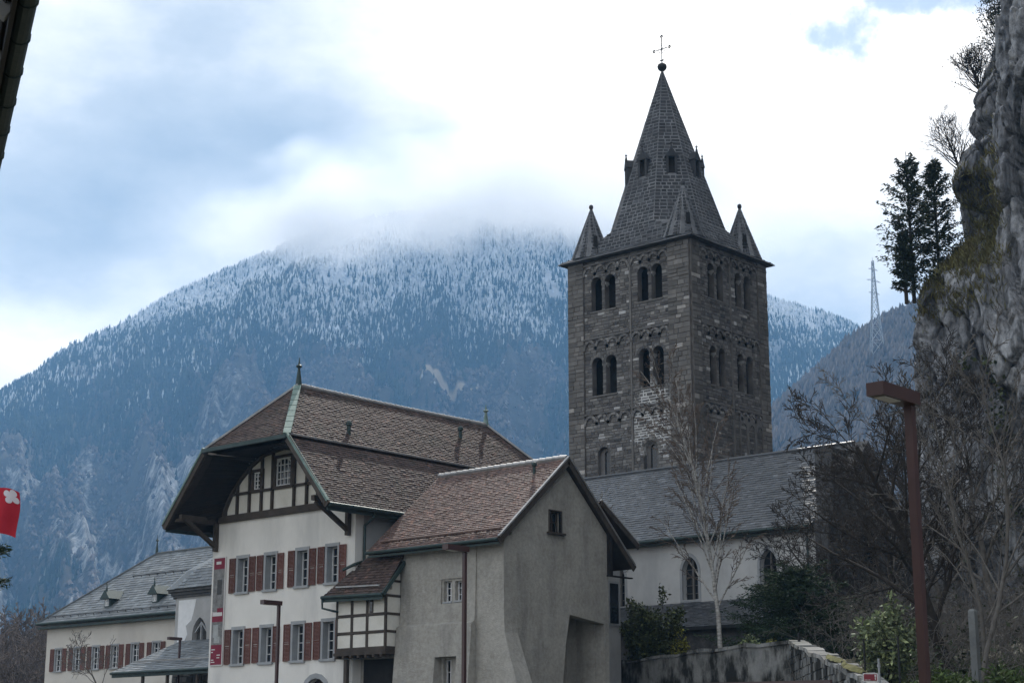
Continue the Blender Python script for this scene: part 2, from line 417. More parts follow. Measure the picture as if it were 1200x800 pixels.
def tower_core_mat():
    """mortar of the tower: dark, with a patch of fresh white pointing on the front right bay"""
    m = bpy.data.materials.new('tower_mortar'); m.use_nodes = True
    N = NT(m.node_tree)
    out = N.n('ShaderNodeOutputMaterial'); b = N.n('ShaderNodeBsdfPrincipled')
    m.node_tree.links.new(b.outputs[0], out.inputs[0])
    pos = N.n('ShaderNodeNewGeometry').outputs['Position']
    base = N.ramp(N.noise(pos, 1.1, 6.0, 0.6), [(0.35, (0.085, 0.075, 0.068)), (0.65, (0.165, 0.150, 0.138))])
    s = N.n('ShaderNodeVectorMath', operation='SUBTRACT'); N.put(s, 0, pos); N.put(s, 1, (-62.45, 83.7, 22.2))
    d = N.n('ShaderNodeVectorMath', operation='LENGTH'); N.put(d, 0, N.scaled(s.outputs[0], (0.60, 1.0, 0.40)))
    k = N.math('ADD', d.outputs['Value'], N.math('MULTIPLY', N.math('SUBTRACT', N.noise(pos, 1.6, 5.0, 0.65), 0.5), 1.5))
    patch = N.rng(k, 1.08, 0.80)
    N.put(b, 'Base Color', N.mix(patch, base, (0.62, 0.62, 0.61, 1)))
    N.put(b, 'Roughness', 0.95)
    bn = N.n('ShaderNodeBump', i_Strength=0.4, i_Distance=0.05); N.put(bn, 'Height', N.noise(pos, 9.0, 5.0, 0.6)); N.put(b, 'Normal', bn.outputs[0])
    return m
M['tower_core'] = tower_core_mat()

# ------------------------------------------------------------------ noise for terrain
def vnoise(x, y, seed=0):
    x = np.asarray(x, float); y = np.asarray(y, float)
    xi = np.floor(x).astype(np.int64); yi = np.floor(y).astype(np.int64)
    fx = x - xi; fy = y - yi
    fx = fx * fx * (3 - 2 * fx); fy = fy * fy * (3 - 2 * fy)
    def h(a, b):
        n = (a * 374761393 + b * 668265263 + seed * 1442695041) & 0xFFFFFFFF
        n = ((n ^ (n >> 13)) * 1274126177) & 0xFFFFFFFF
        return ((n ^ (n >> 16)) & 0xFFFF) / 65535.0
    return (h(xi, yi) * (1 - fx) + h(xi + 1, yi) * fx) * (1 - fy) + (h(xi, yi + 1) * (1 - fx) + h(xi + 1, yi + 1) * fx) * fy

def fbm(x, y, oct=5, seed=0, ridged=False):
    s = 0.0; a = 0.5; t = 0.0
    for i in range(oct):
        n = vnoise(np.asarray(x) * 2 ** i, np.asarray(y) * 2 ** i, seed + i)
        if ridged: n = 1 - np.abs(2 * n - 1)
        s = s + a * n; t += a; a *= 0.5
    return s / t

def sstep(a, b, x):
    t = np.clip((np.asarray(x, float) - a) / (b - a), 0, 1)
    return t * t * (3 - 2 * t)
# ------------------------------------------------------------------ ground
WALL = [at(713, 772, 80.0), at(925, 752, 67.6), at(1012, 800, 48.0), at(1120, 880, 30.0), at(1500, 930, 22.0)]
TERR = [np.array((p.x, p.y)) for p in WALL]
TERR = [np.array((-46.6, 62.0)), ] + TERR
def ground_z(x, y):
    x = np.asarray(x, float); y = np.asarray(y, float)
    # signed distance behind the retaining line (positive = uphill side)
    best = np.full(x.shape, 1e9); side = np.zeros(x.shape)
    for a, b in zip(TERR[:-1], TERR[1:]):
        d = b - a; L = math.hypot(*d)
        t = np.clip(((x - a[0]) * d[0] + (y - a[1]) * d[1]) / (L * L), 0, 1)
        dx = x - (a[0] + t * d[0]); dy = y - (a[1] + t * d[1])
        dist = np.hypot(dx, dy)
        cr = d[0] * (y - a[1]) - d[1] * (x - a[0])
        m = dist < best
        best = np.where(m, dist, best); side = np.where(m, np.sign(cr), side)
    sd = best * side
    dep = -math.sin(YAW) * x + math.cos(YAW) * y
    lat = math.cos(YAW) * x + math.sin(YAW) * y
    top = np.clip((dep - 16) / 34.0, 0, 1) * 3.55 + sstep(50, 68, dep) * 2.05 + np.clip(dep - 68, 0, 60) * 0.03
    top = top + np.clip(lat - 14.5, 0, 40) * 0.10 * sstep(30, 60, dep)
    up = sstep(0.9, 2.2, sd) * top
    town = 1.35 * sstep(22, 48, dep) + 1.7 * sstep(66, 104, dep)
    left_limit = sstep(-53.0, -47.0, x)              # the terrace ends at the annex; the town side stays level
    up = up * np.where(y > 60, np.maximum(left_limit, sstep(60, 66, y) * sstep(-75, -60, x)), left_limit)
    return np.maximum(up, town) * (1 - sstep(130, 220, dep)) + (fbm(x * .15, y * .15, 3, 5) - .5) * 0.25 * sstep(25, 35, dep)

def build_ground():
    def axis(a, b):
        fine = np.arange(a, b + .01, 1.0)
        out = [2, 5, 10, 18, 30, 50, 90, 160, 300, 600, 1200, 2400, 4200]
        return np.concatenate([a - np.array(out[::-1]), fine, b + np.array(out)])
    xs, ys = axis(-110, 20), axis(-6, 120)
    X, Y = np.meshgrid(xs, ys)
    Z = ground_z(X, Y)
    n, m = X.shape
    idx = np.arange(n * m).reshape(n, m)
    q = np.stack([idx[:-1, :-1], idx[:-1, 1:], idx[1:, 1:], idx[1:, :-1]], -1).reshape(-1, 4)
    o = fast_mesh('ground', np.stack([X, Y, Z], -1).reshape(-1, 3), q, M['ground'], kind='structure', smooth=True)
build_ground()

def build_road():
    """asphalt street the lamps stand along, draped 15 mm over the ground"""
    c = [(16.0, -4.0), (4.0, 14.0), (-14.0, 27.0), (-34.0, 38.5), (-52.0, 45.0), (-70.0, 50.5), (-92.0, 56.0), (-120.0, 60.0)]
    P = np.array(c); t = np.concatenate([[0], np.cumsum(np.hypot(*np.diff(P, axis=0).T))])
    k = np.linspace(0, t[-1], 160); X = np.interp(k, t, P[:, 0]); Y = np.interp(k, t, P[:, 1])
    dx, dy = np.gradient(X), np.gradient(Y); L = np.hypot(dx, dy); nx, ny = -dy / L, dx / L
    W_ = np.linspace(-4.2, 4.2, 15)
    XX = X[:, None] + nx[:, None] * W_; YY = Y[:, None] + ny[:, None] * W_
    ZZ = ground_z(XX, YY) + .06
    idx = np.arange(XX.size).reshape(XX.shape)
    q = np.stack([idx[:-1, :-1], idx[:-1, 1:], idx[1:, 1:], idx[1:, :-1]], -1).reshape(-1, 4)
    fast_mesh('road', np.stack([XX, YY, ZZ], -1).reshape(-1, 3), q, M['asphalt'], kind='structure', smooth=True)
build_road()

# ------------------------------------------------------------------ mountains
def px_dir(px, py):
    r = ray(px, py)
    h = r.dot(HEAD); s = r.dot(RIGHT)
    return math.atan2(s, h), r.z / math.hypot(h, s)

def crest_fn(pts):
    a = np.array([px_dir(*p) for p in pts])
    return lambda az: np.interp(az, a[:, 0], a[:, 1])

crest_main = crest_fn([(-900, 700), (-400, 560), (-120, 500), (0, 460), (40, 440), (80, 407), (130, 382), (180, 357), (220, 338), (262, 318), (310, 296), (380, 268), (460, 252), (560, 240),
                       (640, 240), (720, 262), (800, 300), (870, 335), (915, 352), (960, 366), (990, 378), (1060, 405), (1200, 440), (1500, 500), (2200, 640)])
crest_hill = crest_fn([(300, 885), (700, 640), (860, 520), (905, 482), (930, 458), (960, 432), (990, 404), (1015, 386), (1035, 374), (1070, 360), (1130, 335), (1250, 300), (1500, 330), (2200, 420)])

def polar_xy(az, d):
    return (HEAD.x * np.cos(az) + RIGHT.x * np.sin(az)) * d, (HEAD.y * np.cos(az) + RIGHT.y * np.sin(az)) * d

D0, DC = 1250.0, 3000.0
def main_h(az, d):
    x, y = polar_xy(az, d)
    t = np.clip((d - D0) / (DC - D0), 0, 1.0)
    top = crest_main(az) * DC
    shape = t ** 1.18
    h = top * shape
    gul = fbm(az * 34 + t * 1.5, t * 3.0, 5, 11, True) - 0.5
    h = h + gul * 150 * np.sin(np.pi * np.clip(t, 0, 1)) ** 0.8 + (fbm(x / 90, y / 90, 5, 3) - .5) * 60 * np.clip(t * 3, 0, 1) * (0.25 + np.sin(np.pi * t))
    over = np.clip(d - DC, 0, None)
    h = np.where(d > DC, top + (fbm(x / 90, y / 90, 5, 3) - .5) * 15 - over * 0.55, h)
    return np.where(d < D0, -2.0, h)

def rock_mask(az, d):
    """bare limestone on the lower left flank, broken into slanting streaks"""
    t = (d - D0) / (DC - D0)
    u = az * 26
    band = fbm(u * 1.0 - t * 5.0 + 3.3, t * 5 + u * .6, 6, 21)
    fine = fbm(u * 9 - t * 26, t * 22 + u * 5, 5, 31)
    az0, az1 = px_dir(420, 600)[0], px_dir(200, 600)[0]
    side = 1 - sstep(az1, az0, az)
    hgt = sstep(0.02, 0.12, t) * (1 - sstep(0.50, 0.68, t))
    m = sstep(0.36, 0.62, band * .6 + fine * .4) * side * hgt * .85
    return np.clip(m, 0, 1)

_ma, _me = px_dir(512, 437)
_md = np.linspace(D0 + 50, DC - 20, 1500)
_mt = float((_md[np.argmax(main_h(np.full(1500, _ma), _md) / _md >= _me)] - D0) / (DC - D0))
def meadow_mask(az, d):
    """pale terrace of mown grass on the wooded slope"""
    t = (d - D0) / (DC - D0)
    return sstep(1, .4, ((az - _ma) / 0.030) ** 2 + ((t - _mt - (az - _ma) * .15) / 0.0075) ** 2 + (fbm(az * 130, t * 60, 3, 8) - .5) * 1.4)

def land_mat(name, lo, hi, rockc, snow_z0, snow_z1):
    m = bpy.data.materials.new(name); m.use_nodes = True
    N = NT(m.node_tree)
    out = N.n('ShaderNodeOutputMaterial'); b = N.n('ShaderNodeBsdfPrincipled')
    m.node_tree.links.new(b.outputs[0], out.inputs[0])
    pos = N.n('ShaderNodeNewGeometry').outputs['Position']
    veg = N.ramp(N.noise(pos, 0.012, 8.0, 0.68), [(0.36, lo), (0.64, hi)])
    rk = N.ramp(N.noise(N.scaled(pos, (1, 1, 0.5)), 0.035, 9.0, 0.78), [(0.36, tuple(c * 0.30 for c in rockc)), (0.64, rockc)])
    rock = N.n('ShaderNodeAttribute', attribute_name='rock').outputs['Fac']
    rock = N.rng(N.math('ADD', rock, N.math('MULTIPLY', N.math('SUBTRACT', N.noise(N.scaled(pos, (1, 1, .6)), 0.06, 10.0, 0.82), .5), 3.2)), 0.35, 1.25)
    col = N.mix(rock, veg, rk)
    mead = N.n('ShaderNodeAttribute', attribute_name='meadow').outputs['Fac']
    col = N.mix(mead, col, (0.30, 0.25, 0.19, 1))
    z = N.n('ShaderNodeSeparateXYZ'); N.put(z, 0, pos)
    sn = N.math('ADD', z.outputs[2], N.math('MULTIPLY', N.math('SUBTRACT', N.noise(pos, 0.02, 8.0, 0.7), .5), 260.0))
    col = N.mix(N.math('MULTIPLY', N.rng(sn, snow_z0, snow_z1), 0.75), col, (0.70, 0.74, 0.80, 1))
    N.put(b, 'Base Color', col); N.put(b, 'Roughness', 0.95); N.put(b, 'Specular IOR Level', 0.1)
    bn = N.n('ShaderNodeBump', i_Strength=0.7, i_Distance=6.0); N.put(bn, 'Height', N.noise(pos, 0.05, 8.0, 0.7)); N.put(b, 'Normal', bn.outputs[0])
    return m
M['mountain'] = land_mat('mountain_forest_floor', (0.030, 0.028, 0.026), (0.085, 0.078, 0.068), (0.62, 0.61, 0.60), 540, 800)
M['hillside'] = land_mat('hillside_forest_floor', (0.028, 0.026, 0.025), (0.07, 0.065, 0.06), (0.22, 0.21, 0.2), 600, 900)

def polar_land(name, mat, fn, azs, ds, extra=None):
    A, Dd = np.meshgrid(azs, ds)
    X, Y = polar_xy(A, Dd)
    Z = fn(A, Dd)
    n, m = A.shape
    idx = np.arange(n * m).reshape(n, m)
    q = np.stack([idx[:-1, :-1], idx[:-1, 1:], idx[1:, 1:], idx[1:, :-1]], -1).reshape(-1, 4)
    at_ = {k: f(A, Dd).ravel() for k, f in (extra or {}).items()}
    return fast_mesh(name, np.stack([X, Y, Z], -1).reshape(-1, 3), q, mat, kind='structure', smooth=True, attrs=at_)

azs = np.concatenate([np.linspace(R(-48), R(-20), 40)[:-1], np.linspace(R(-20), R(20), 420), np.linspace(R(20), R(48), 40)[1:]])
ds = np.concatenate([np.linspace(1230, DC, 230), DC + np.array([12, 40, 90, 180, 320])])
polar_land('mountain', M['mountain'], main_h, azs, ds, {'rock': rock_mask, 'meadow': meadow_mask})

HD0, HDC = 560.0, 1400.0
def hill_h(az, d):
    x, y = polar_xy(az, d)
    t = np.clip((d - HD0) / (HDC - HD0), 0, 1)
    top = np.clip(crest_hill(az) * HDC, 0, None)
    h = top * t ** 1.1 + (fbm(x / 40, y / 40, 5, 41) - .5) * 26 * np.clip(t * 4, 0, 1) * np.clip(top / 60, 0, 1) * (1 - sstep(.85, 1, t) * .8)
    over = np.clip(d - HDC, 0, None)
    return np.where(d > HDC, top - over * .5, h) - np.where(top < 3, 3, 0)
polar_land('hillside', M['hillside'], hill_h, np.linspace(R(-4), R(48), 300), np.concatenate([np.linspace(HD0, HDC, 110), HDC + np.array([10, 40, 120, 260])]),
           {'rock': lambda a, d: np.clip(sstep(.5, .7, fbm(a * 60 - d / 90, d / 120, 5, 77)), 0, 1), 'meadow': lambda a, d: a * 0})

def tree_mat(name, lo, hi, snow):
    m = bpy.data.materials.new(name); m.use_nodes = True
    N = NT(m.node_tree)
    out = N.n('ShaderNodeOutputMaterial'); b = N.n('ShaderNodeBsdfPrincipled')
    m.node_tree.links.new(b.outputs[0], out.inputs[0])
    a = N.n('ShaderNodeAttribute', attribute_name='tint').outputs['Fac']
    N.put(b, 'Base Color', N.ramp(a, [(0.0, lo), (0.5, hi), (0.56, tuple(h * .6 + s * .4 for h, s in zip(hi, snow))), (1.0, snow)]))
    N.put(b, 'Roughness', 0.9); N.put(b, 'Specular IOR Level', 0.1)
    return m
M['conifer'] = tree_mat('mountain_conifers', (0.014, 0.022, 0.018), (0.035, 0.046, 0.036), (0.64, 0.68, 0.73))
M['broadleaf'] = tree_mat('bare_mountain_woods', (0.055, 0.046, 0.042), (0.125, 0.105, 0.095), (0.60, 0.64, 0.70))

def cone_forest(name, X, Y, Z, H, Wd, T, mat, label, cat, rounded=False, tiers=3, sides=4, seed=1):
    rng = np.random.default_rng(seed)
    n = len(X)
    prof = [(0.12, 1.0, 0.52), (0.34, .80, 0.30), (0.58, .56, 0.0)] if not rounded else [(0.0, .62, 0.45), (0.45, 1.0, 0.0)]
    V, Q, TT = [], [], []
    base = 0
    rot = rng.random(n) * 6.28
    tiersp = [(0.05, 1.0, 0.66), (0.42, 0.70, 1.0)] if not rounded else [(0.02, 0.75, 1.0), (0.35, 1.0, 1.0)]
    for k, (b0, w, tp) in enumerate(tiersp):
        ring = []
        jit = 1 + (rng.random((n, sides)) - .5) * .7
        for s in range(sides):
            an = rot + 6.283 * s / sides + k
            ring.append(np.stack([X + np.cos(an) * Wd * w * jit[:, s], Y + np.sin(an) * Wd * w * jit[:, s], Z + H * (b0 + (rng.random(n) - .5) * .1)], -1))
        apex = np.stack([X + (rng.random(n) - .5) * Wd * .25, Y + (rng.random(n) - .5) * Wd * .25, Z + H * (tp if not rounded else (tp * (.9 + .1 * k)))], -1)
        vs = np.stack(ring + [apex], 1)                      # n, sides+1, 3
        V.append(vs.reshape(-1, 3))
        o = base + np.arange(n)[:, None, None] * (sides + 1)
        tri = np.array([[s, (s + 1) % sides, sides] for s in range(sides)])[None]
        Q.append((o + tri).reshape(-1, 3))
        TT.append(np.repeat(np.clip(T[:, None] + (rng.random((n, sides)) - .5) * .22, 0, 1), 1, 1).reshape(-1))
        base += n * (sides + 1)
    o = fast_mesh(name, np.concatenate(V), np.concatenate(Q), mat, kind='stuff', tint=np.concatenate(TT))
    return tag(o, label, cat)

def mountain_forest():
    rng = np.random.default_rng(7)
    n = 330000
    az = rng.uniform(R(-21), R(21), n)
    d = np.sqrt(rng.uniform((D0 + 60) ** 2, (DC + 10) ** 2, n))
    x, y = polar_xy(az, d)
    t = (d - D0) / (DC - D0)
    z = main_h(az, d)
    rock = rock_mask(az, d); mead = meadow_mask(az, d)
    patch = fbm(az * 30, t * 7, 4, 51)
    conif = sstep(.40, .58, patch * .8 + sstep(.50, .72, t) * .45)
    keep = (rng.random(n) > rock * 1.05) & (mead < .3)
    isc = rng.random(n) < conif
    dens = np.where(isc, np.where(t > .45, .62, .34), .30)
    keep &= rng.random(n) < dens * (.25 + .95 * sstep(.34, .60, fbm(az * 90 + t * 4, t * 16, 4, 151)))
    tn = fbm(x / 160, y / 160, 5, 61)
    snow = sstep(535, 840, z + (tn - .5) * 420 + rng.normal(0, 60, n))
    T = np.where(rng.random(n) < snow * .92, 0.56 + .44 * np.clip(snow * rng.uniform(.45, 1.0, n), 0, 1), rng.uniform(0, .45, n))
    H = rng.uniform(8, 17, n) * np.where(t > .9, .8, 1)
    k = keep & isc
    cone_forest('conifer_forest', x[k], y[k], z[k] - 1, H[k], H[k] * rng.uniform(.14, .21, k.sum()), T[k], M['conifer'],
                'dense conifer forest on the mountain, frosted white towards the cloud line', 'forest', seed=3)
    k = keep & ~isc
    cone_forest('broadleaf_forest', x[k], y[k], z[k] - 1, H[k] * .5, H[k] * .22, T[k], M['broadleaf'],
                'bare grey broadleaf woods on the lower mountain flank', 'forest', rounded=True, seed=4)
mountain_forest()

def hill_forest():
    rng = np.random.default_rng(17)
    n = 26000
    az = rng.uniform(R(6), R(19), n); d = np.sqrt(rng.uniform((HD0 + 40) ** 2, (HDC + 8) ** 2, n))
    x, y = polar_xy(az, d); z = hill_h(az, d)
    H = rng.uniform(6, 12, n)
    T = rng.uniform(0, .16, n)
    cone_forest('hillside_forest', x, y, z - 1, H, H * .26, T, M['broadleaf'], 'dark bare woods on the near hillside below the pylon', 'forest', rounded=True, seed=9)
hill_forest()

# ------------------------------------------------------------------ air between here and the mountain, cloud on its summit
def volume_mat(name, colour, density, aniso):
    m = bpy.data.materials.new(name); m.use_nodes = True
    N = NT(m.node_tree)
    out = N.n('ShaderNodeOutputMaterial')
    v = N.n('ShaderNodeVolumePrincipled')
    N.put(v, 'Color', (*colour, 1)); N.put(v, 'Density', density); N.put(v, 'Anisotropy', aniso)
    m.node_tree.links.new(v.outputs[0], out.inputs['Volume'])
    return m
hz = MB().box(-4300, 3300, -900, 4300, -9.0, 1090.0)
hzo = hz.build('haze', volume_mat('blue_winter_haze', (0.27, 0.58, 1.0), 0.00015, 0.25), kind='stuff')
tag(hzo, 'blue winter haze filling the valley', 'haze')


def cloud_mat(c, rx, ry, rz):
    """vapour that thins out towards the rim of its bank and breaks into wisps"""
    m = bpy.data.materials.new('summit_cloud_vapour'); m.use_nodes = True
    N = NT(m.node_tree)
    out = N.n('ShaderNodeOutputMaterial')
    v = N.n('ShaderNodeVolumePrincipled')
    pos = N.n('ShaderNodeNewGeometry').outputs['Position']
    s_ = N.n('ShaderNodeVectorMath', operation='SUBTRACT'); N.put(s_, 0, pos); N.put(s_, 1, c)
    sq = []
    for ax, r in ((RIGHT, rx), (HEAD, ry), (Vector((0, 0, 1)), rz)):
        d = N.n('ShaderNodeVectorMath', operation='DOT_PRODUCT'); N.put(d, 0, s_.outputs[0]); N.put(d, 1, ax / r)
        sq.append(N.math('MULTIPLY', d.outputs['Value'], d.outputs['Value']))
    rad = N.math('SQRT', N.math('ADD', N.math('ADD', sq[0], sq[1]), sq[2]))
    n = N.noise(N.scaled(pos, (1, 1, 1.6)), 0.0068, 5.0, 0.6)
    f = N.math('ADD', N.math('SUBTRACT', 1.0, rad), N.math('MULTIPLY', N.math('SUBTRACT', n, 0.50), 1.7))
    N.put(v, 'Color', (1, 1, 1, 1)); N.put(v, 'Anisotropy', 0.45)
    N.put(v, 'Density', N.math('MULTIPLY', N.rng(f, 0.0, 0.9), 0.010))
    m.node_tree.links.new(v.outputs[0], out.inputs['Volume'])
    return m

def summit_cloud(px, py, d, rx, ry, rz, label):
    c = at(px, py, d)
    bm = bmesh.new()
    bmesh.ops.create_icosphere(bm, subdivisions=4, radius=1.0)
    for v in bm.verts:
        v.co = c + RIGHT * (v.co.x * rx) + HEAD * (v.co.y * ry) + Vector((0, 0, v.co.z * rz))
    me = bpy.data.meshes.new('cloud'); bm.to_mesh(me); bm.free()
    o = finish(me, 'cloud', cloud_mat(c, rx, ry, rz), None, 'stuff', True)
    return tag(o, label, 'cloud')
summit_cloud(690, 232, 2700, 640, 330, 120, 'pale cloud bank lying on the mountain summit')
summit_cloud(395, 262, 2560, 300, 190, 78, 'smaller wisp of cloud on the left shoulder of the summit')
sc.cycles.volume_step_rate = 1.0
sc.cycles.volume_max_steps = 128
# ------------------------------------------------------------------ masonry, tiles, openings
RX, RY, RZ = Vector((1, 0, 0)), Vector((0, 1, 0)), Vector((0, 0, 1))

def rect(x0, x1, z0, z1):
    return [(x0, z0), (x1, z0), (x1, z1), (x0, z1)]

def arch(x0, x1, z0, z1, n=8, pointed=False):
    """round or pointed arch outline, z1 is the crown"""
    w = (x1 - x0) / 2; c = (x0 + x1) / 2
    pts = [(x0, z0), (x1, z0)]
    if not pointed:
        s = z1 - w
        for i in range(n + 1):
            t = math.pi * i / n
            pts.append((c + w * math.cos(t), s + w * math.sin(t)))
    else:
        rise = 1.55 * w; s = z1 - rise
        r = (w * w + rise * rise) / (2 * w)
        a = math.asin(rise / r)
        for i in range(n + 1):
            t = a * i / n
            pts.append((x1 - r + r * math.cos(t), s + r * math.sin(t)))
        for i in range(n - 1, -1, -1):
            t = a * i / n
            pts.append((x0 + r - r * math.cos(t), s + r * math.sin(t)))
    return pts

def blocked(poly, z):
    """x interval of a convex outline at height z"""
    xs = []
    for (xa, za), (xb, zb) in zip(poly, poly[1:] + poly[:1]):
        if (za - z) * (zb - z) < 0: xs.append(xa + (xb - xa) * (z - za) / (zb - za))
    return (min(xs), max(xs)) if len(xs) > 1 else None

def masonry(mb, O, ux, nrm, z0, z1, span, holes, rng, ch=(0.17, 0.30), sw=(0.28, 0.72), gap=0.022, proud=(0.012, 0.05), up=RZ, tintf=None, pad=0.0, gapf=None):
    """single stones set proud of the mortar, course by course; span(z) gives the free x interval"""
    O, ux, nrm, up = Vector(O), Vector(ux), Vector(nrm), Vector(up)
    z = z0
    while z < z1 - 0.05:
        h = min(rng.uniform(*ch), z1 - z)
        zm = z + h / 2
        a, b = span(zm)
        free = [(a, b)]
        for hp in holes:
            lo, hi = None, None
            for zz in (z + .03, zm, z + h - .03):
                k = blocked(hp, zz)
                if k:
                    lo = k[0] if lo is None else min(lo, k[0]); hi = k[1] if hi is None else max(hi, k[1])
            if lo is None: continue
            lo -= pad; hi += pad
            nf = []
            for (p, q) in free:
                if hi <= p or lo >= q: nf.append((p, q)); continue
                if lo > p: nf.append((p, lo))
                if hi < q: nf.append((hi, q))
            free = nf
        for (p, q) in free:
            x = p
            while x < q - 0.04:
                w = rng.uniform(*sw)
                if q - (x + w) < sw[0] * .6: w = q - x
                w = min(w, q - x)
                pr = rng.uniform(*proud)
                g = (gap if gapf is None else gapf(x + w / 2, zm)) * rng.uniform(.5, 1.3)
                c = 0.012
                xa, xb, za, zb = x + g / 2, x + w - g / 2, z + g / 2, z + h - g / 2
                if xb - xa > .03:
                    j = lambda: rng.uniform(-.012, .012)
                    base = [(xa, za), (xb, za), (xb, zb), (xa, zb)]
                    top = [(xa + c + j(), za + c + j()), (xb - c + j(), za + c + j()), (xb - c + j(), zb - c + j()), (xa + c + j(), zb - c + j())]
                    vs = [O + ux * px + up * pz - nrm * .01 for px, pz in base] + [O + ux * px + up * pz + nrm * pr for px, pz in top]
                    t = rng.random() if tintf is None else tintf(rng, (xa + xb) / 2, zm)
                    mb.add(vs, [(4, 5, 6, 7), (0, 1, 5, 4), (1, 2, 6, 5), (2, 3, 7, 6), (3, 0, 4, 7)], t)
                x += w
        z += h

def tiles(mb, O, ux, us, nrm, L, span, tw, chh, rng, lift=0.035, tintf=None, wob=0.012):
    """single roof tiles lapping up the slope: ux along the eave, us up the slope, span(s) -> x interval"""
    O, ux, us, nrm = Vector(O), Vector(ux), Vector(us), Vector(nrm)
    s = 0.0; row = 0
    while s < L - 0.02:
        e = min(s + chh * 1.12, L)
        a, b = span(min(s + chh / 2, L))
        x = a - (tw / 2 if row % 2 else 0)
        while x < b - 0.01:
            xa, xb = max(x, a) + .004, min(x + tw, b) - .004
            x += tw
            if xb - xa < .02: continue
            j = [rng.uniform(-wob, wob) for _ in range(4)]
            lf = lift * rng.uniform(.75, 1.35)
            P = lambda px, ps, pn: O + ux * px + us * ps + nrm * pn
            vs = [P(xa, s + j[0], lf + j[2] * .6), P(xb, s + j[1], lf + j[3] * .6), P(xb, e, .006), P(xa, e, .006),
                  P(xa, s + j[0], 0.0), P(xb, s + j[1], 0.0)]
            t = rng.random() if tintf is None else tintf(rng, x, s)
            mb.add(vs, [(0, 1, 2, 3), (4, 5, 1, 0), (4, 0, 3), (5, 2, 1)], t)
        s += chh; row += 1

def slab(mb, quad, thick):
    """roof slab under a quad (or triangle), thickness straight down its normal"""
    q = [Vector(p) for p in quad]
    n = (q[1] - q[0]).cross(q[2] - q[0]).normalized()
    if n.z < 0: n = -n
    k = len(q)
    vs = q + [p - n * thick for p in q]
    fs = [tuple(range(k)), tuple(range(2 * k - 1, k - 1, -1))] + [(i, i + k, (i + 1) % k + k, (i + 1) % k) for i in range(k)]
    mb.add(vs, fs)

def lattice(mb, P, x0, x1, z0, z1, nx, nz, bar, depth, frame=None, top=None):
    """glazing bars: P(x, z, d) maps to space; nx, nz panes"""
    fr = frame or bar * 1.6
    def bx(xa, xb, za, zb, da, db):
        vs = [P(x, z, d) for d in (da, db) for x, z in ((xa, za), (xb, za), (xb, zb), (xa, zb))]
        mb.add(vs, [(0, 1, 2, 3), (7, 6, 5, 4), (0, 4, 5, 1), (1, 5, 6, 2), (2, 6, 7, 3), (3, 7, 4, 0)])
    bx(x0, x0 + fr, z0, z1, 0, depth); bx(x1 - fr, x1, z0, z1, 0, depth)
    bx(x0 + fr, x1 - fr, z0, z0 + fr, 0, depth); bx(x0 + fr, x1 - fr, z1 - fr, z1, 0, depth)
    for i in range(1, nx):
        x = x0 + (x1 - x0) * i / nx
        b = bar * (1.8 if nx == 2 else 1)
        bx(x - b / 2, x + b / 2, z0 + fr, z1 - fr, .004, depth - .004)
    for i in range(1, nz):
        z = z0 + (z1 - z0) * i / nz
        bx(x0 + fr, x1 - fr, z - bar / 2, z + bar / 2, .007, depth - .007)

def finial(mb, c, h, r=0.09):
    mb.lathe(c, [(r, 0), (r * .75, h * .25), (r * .45, h * .5), (r * .35, h * .62), (r * .9, h * .66), (r * .95, h * .70), (r * .35, h * .75), (r * .22, h * .84), (r * .10, h)], 10)

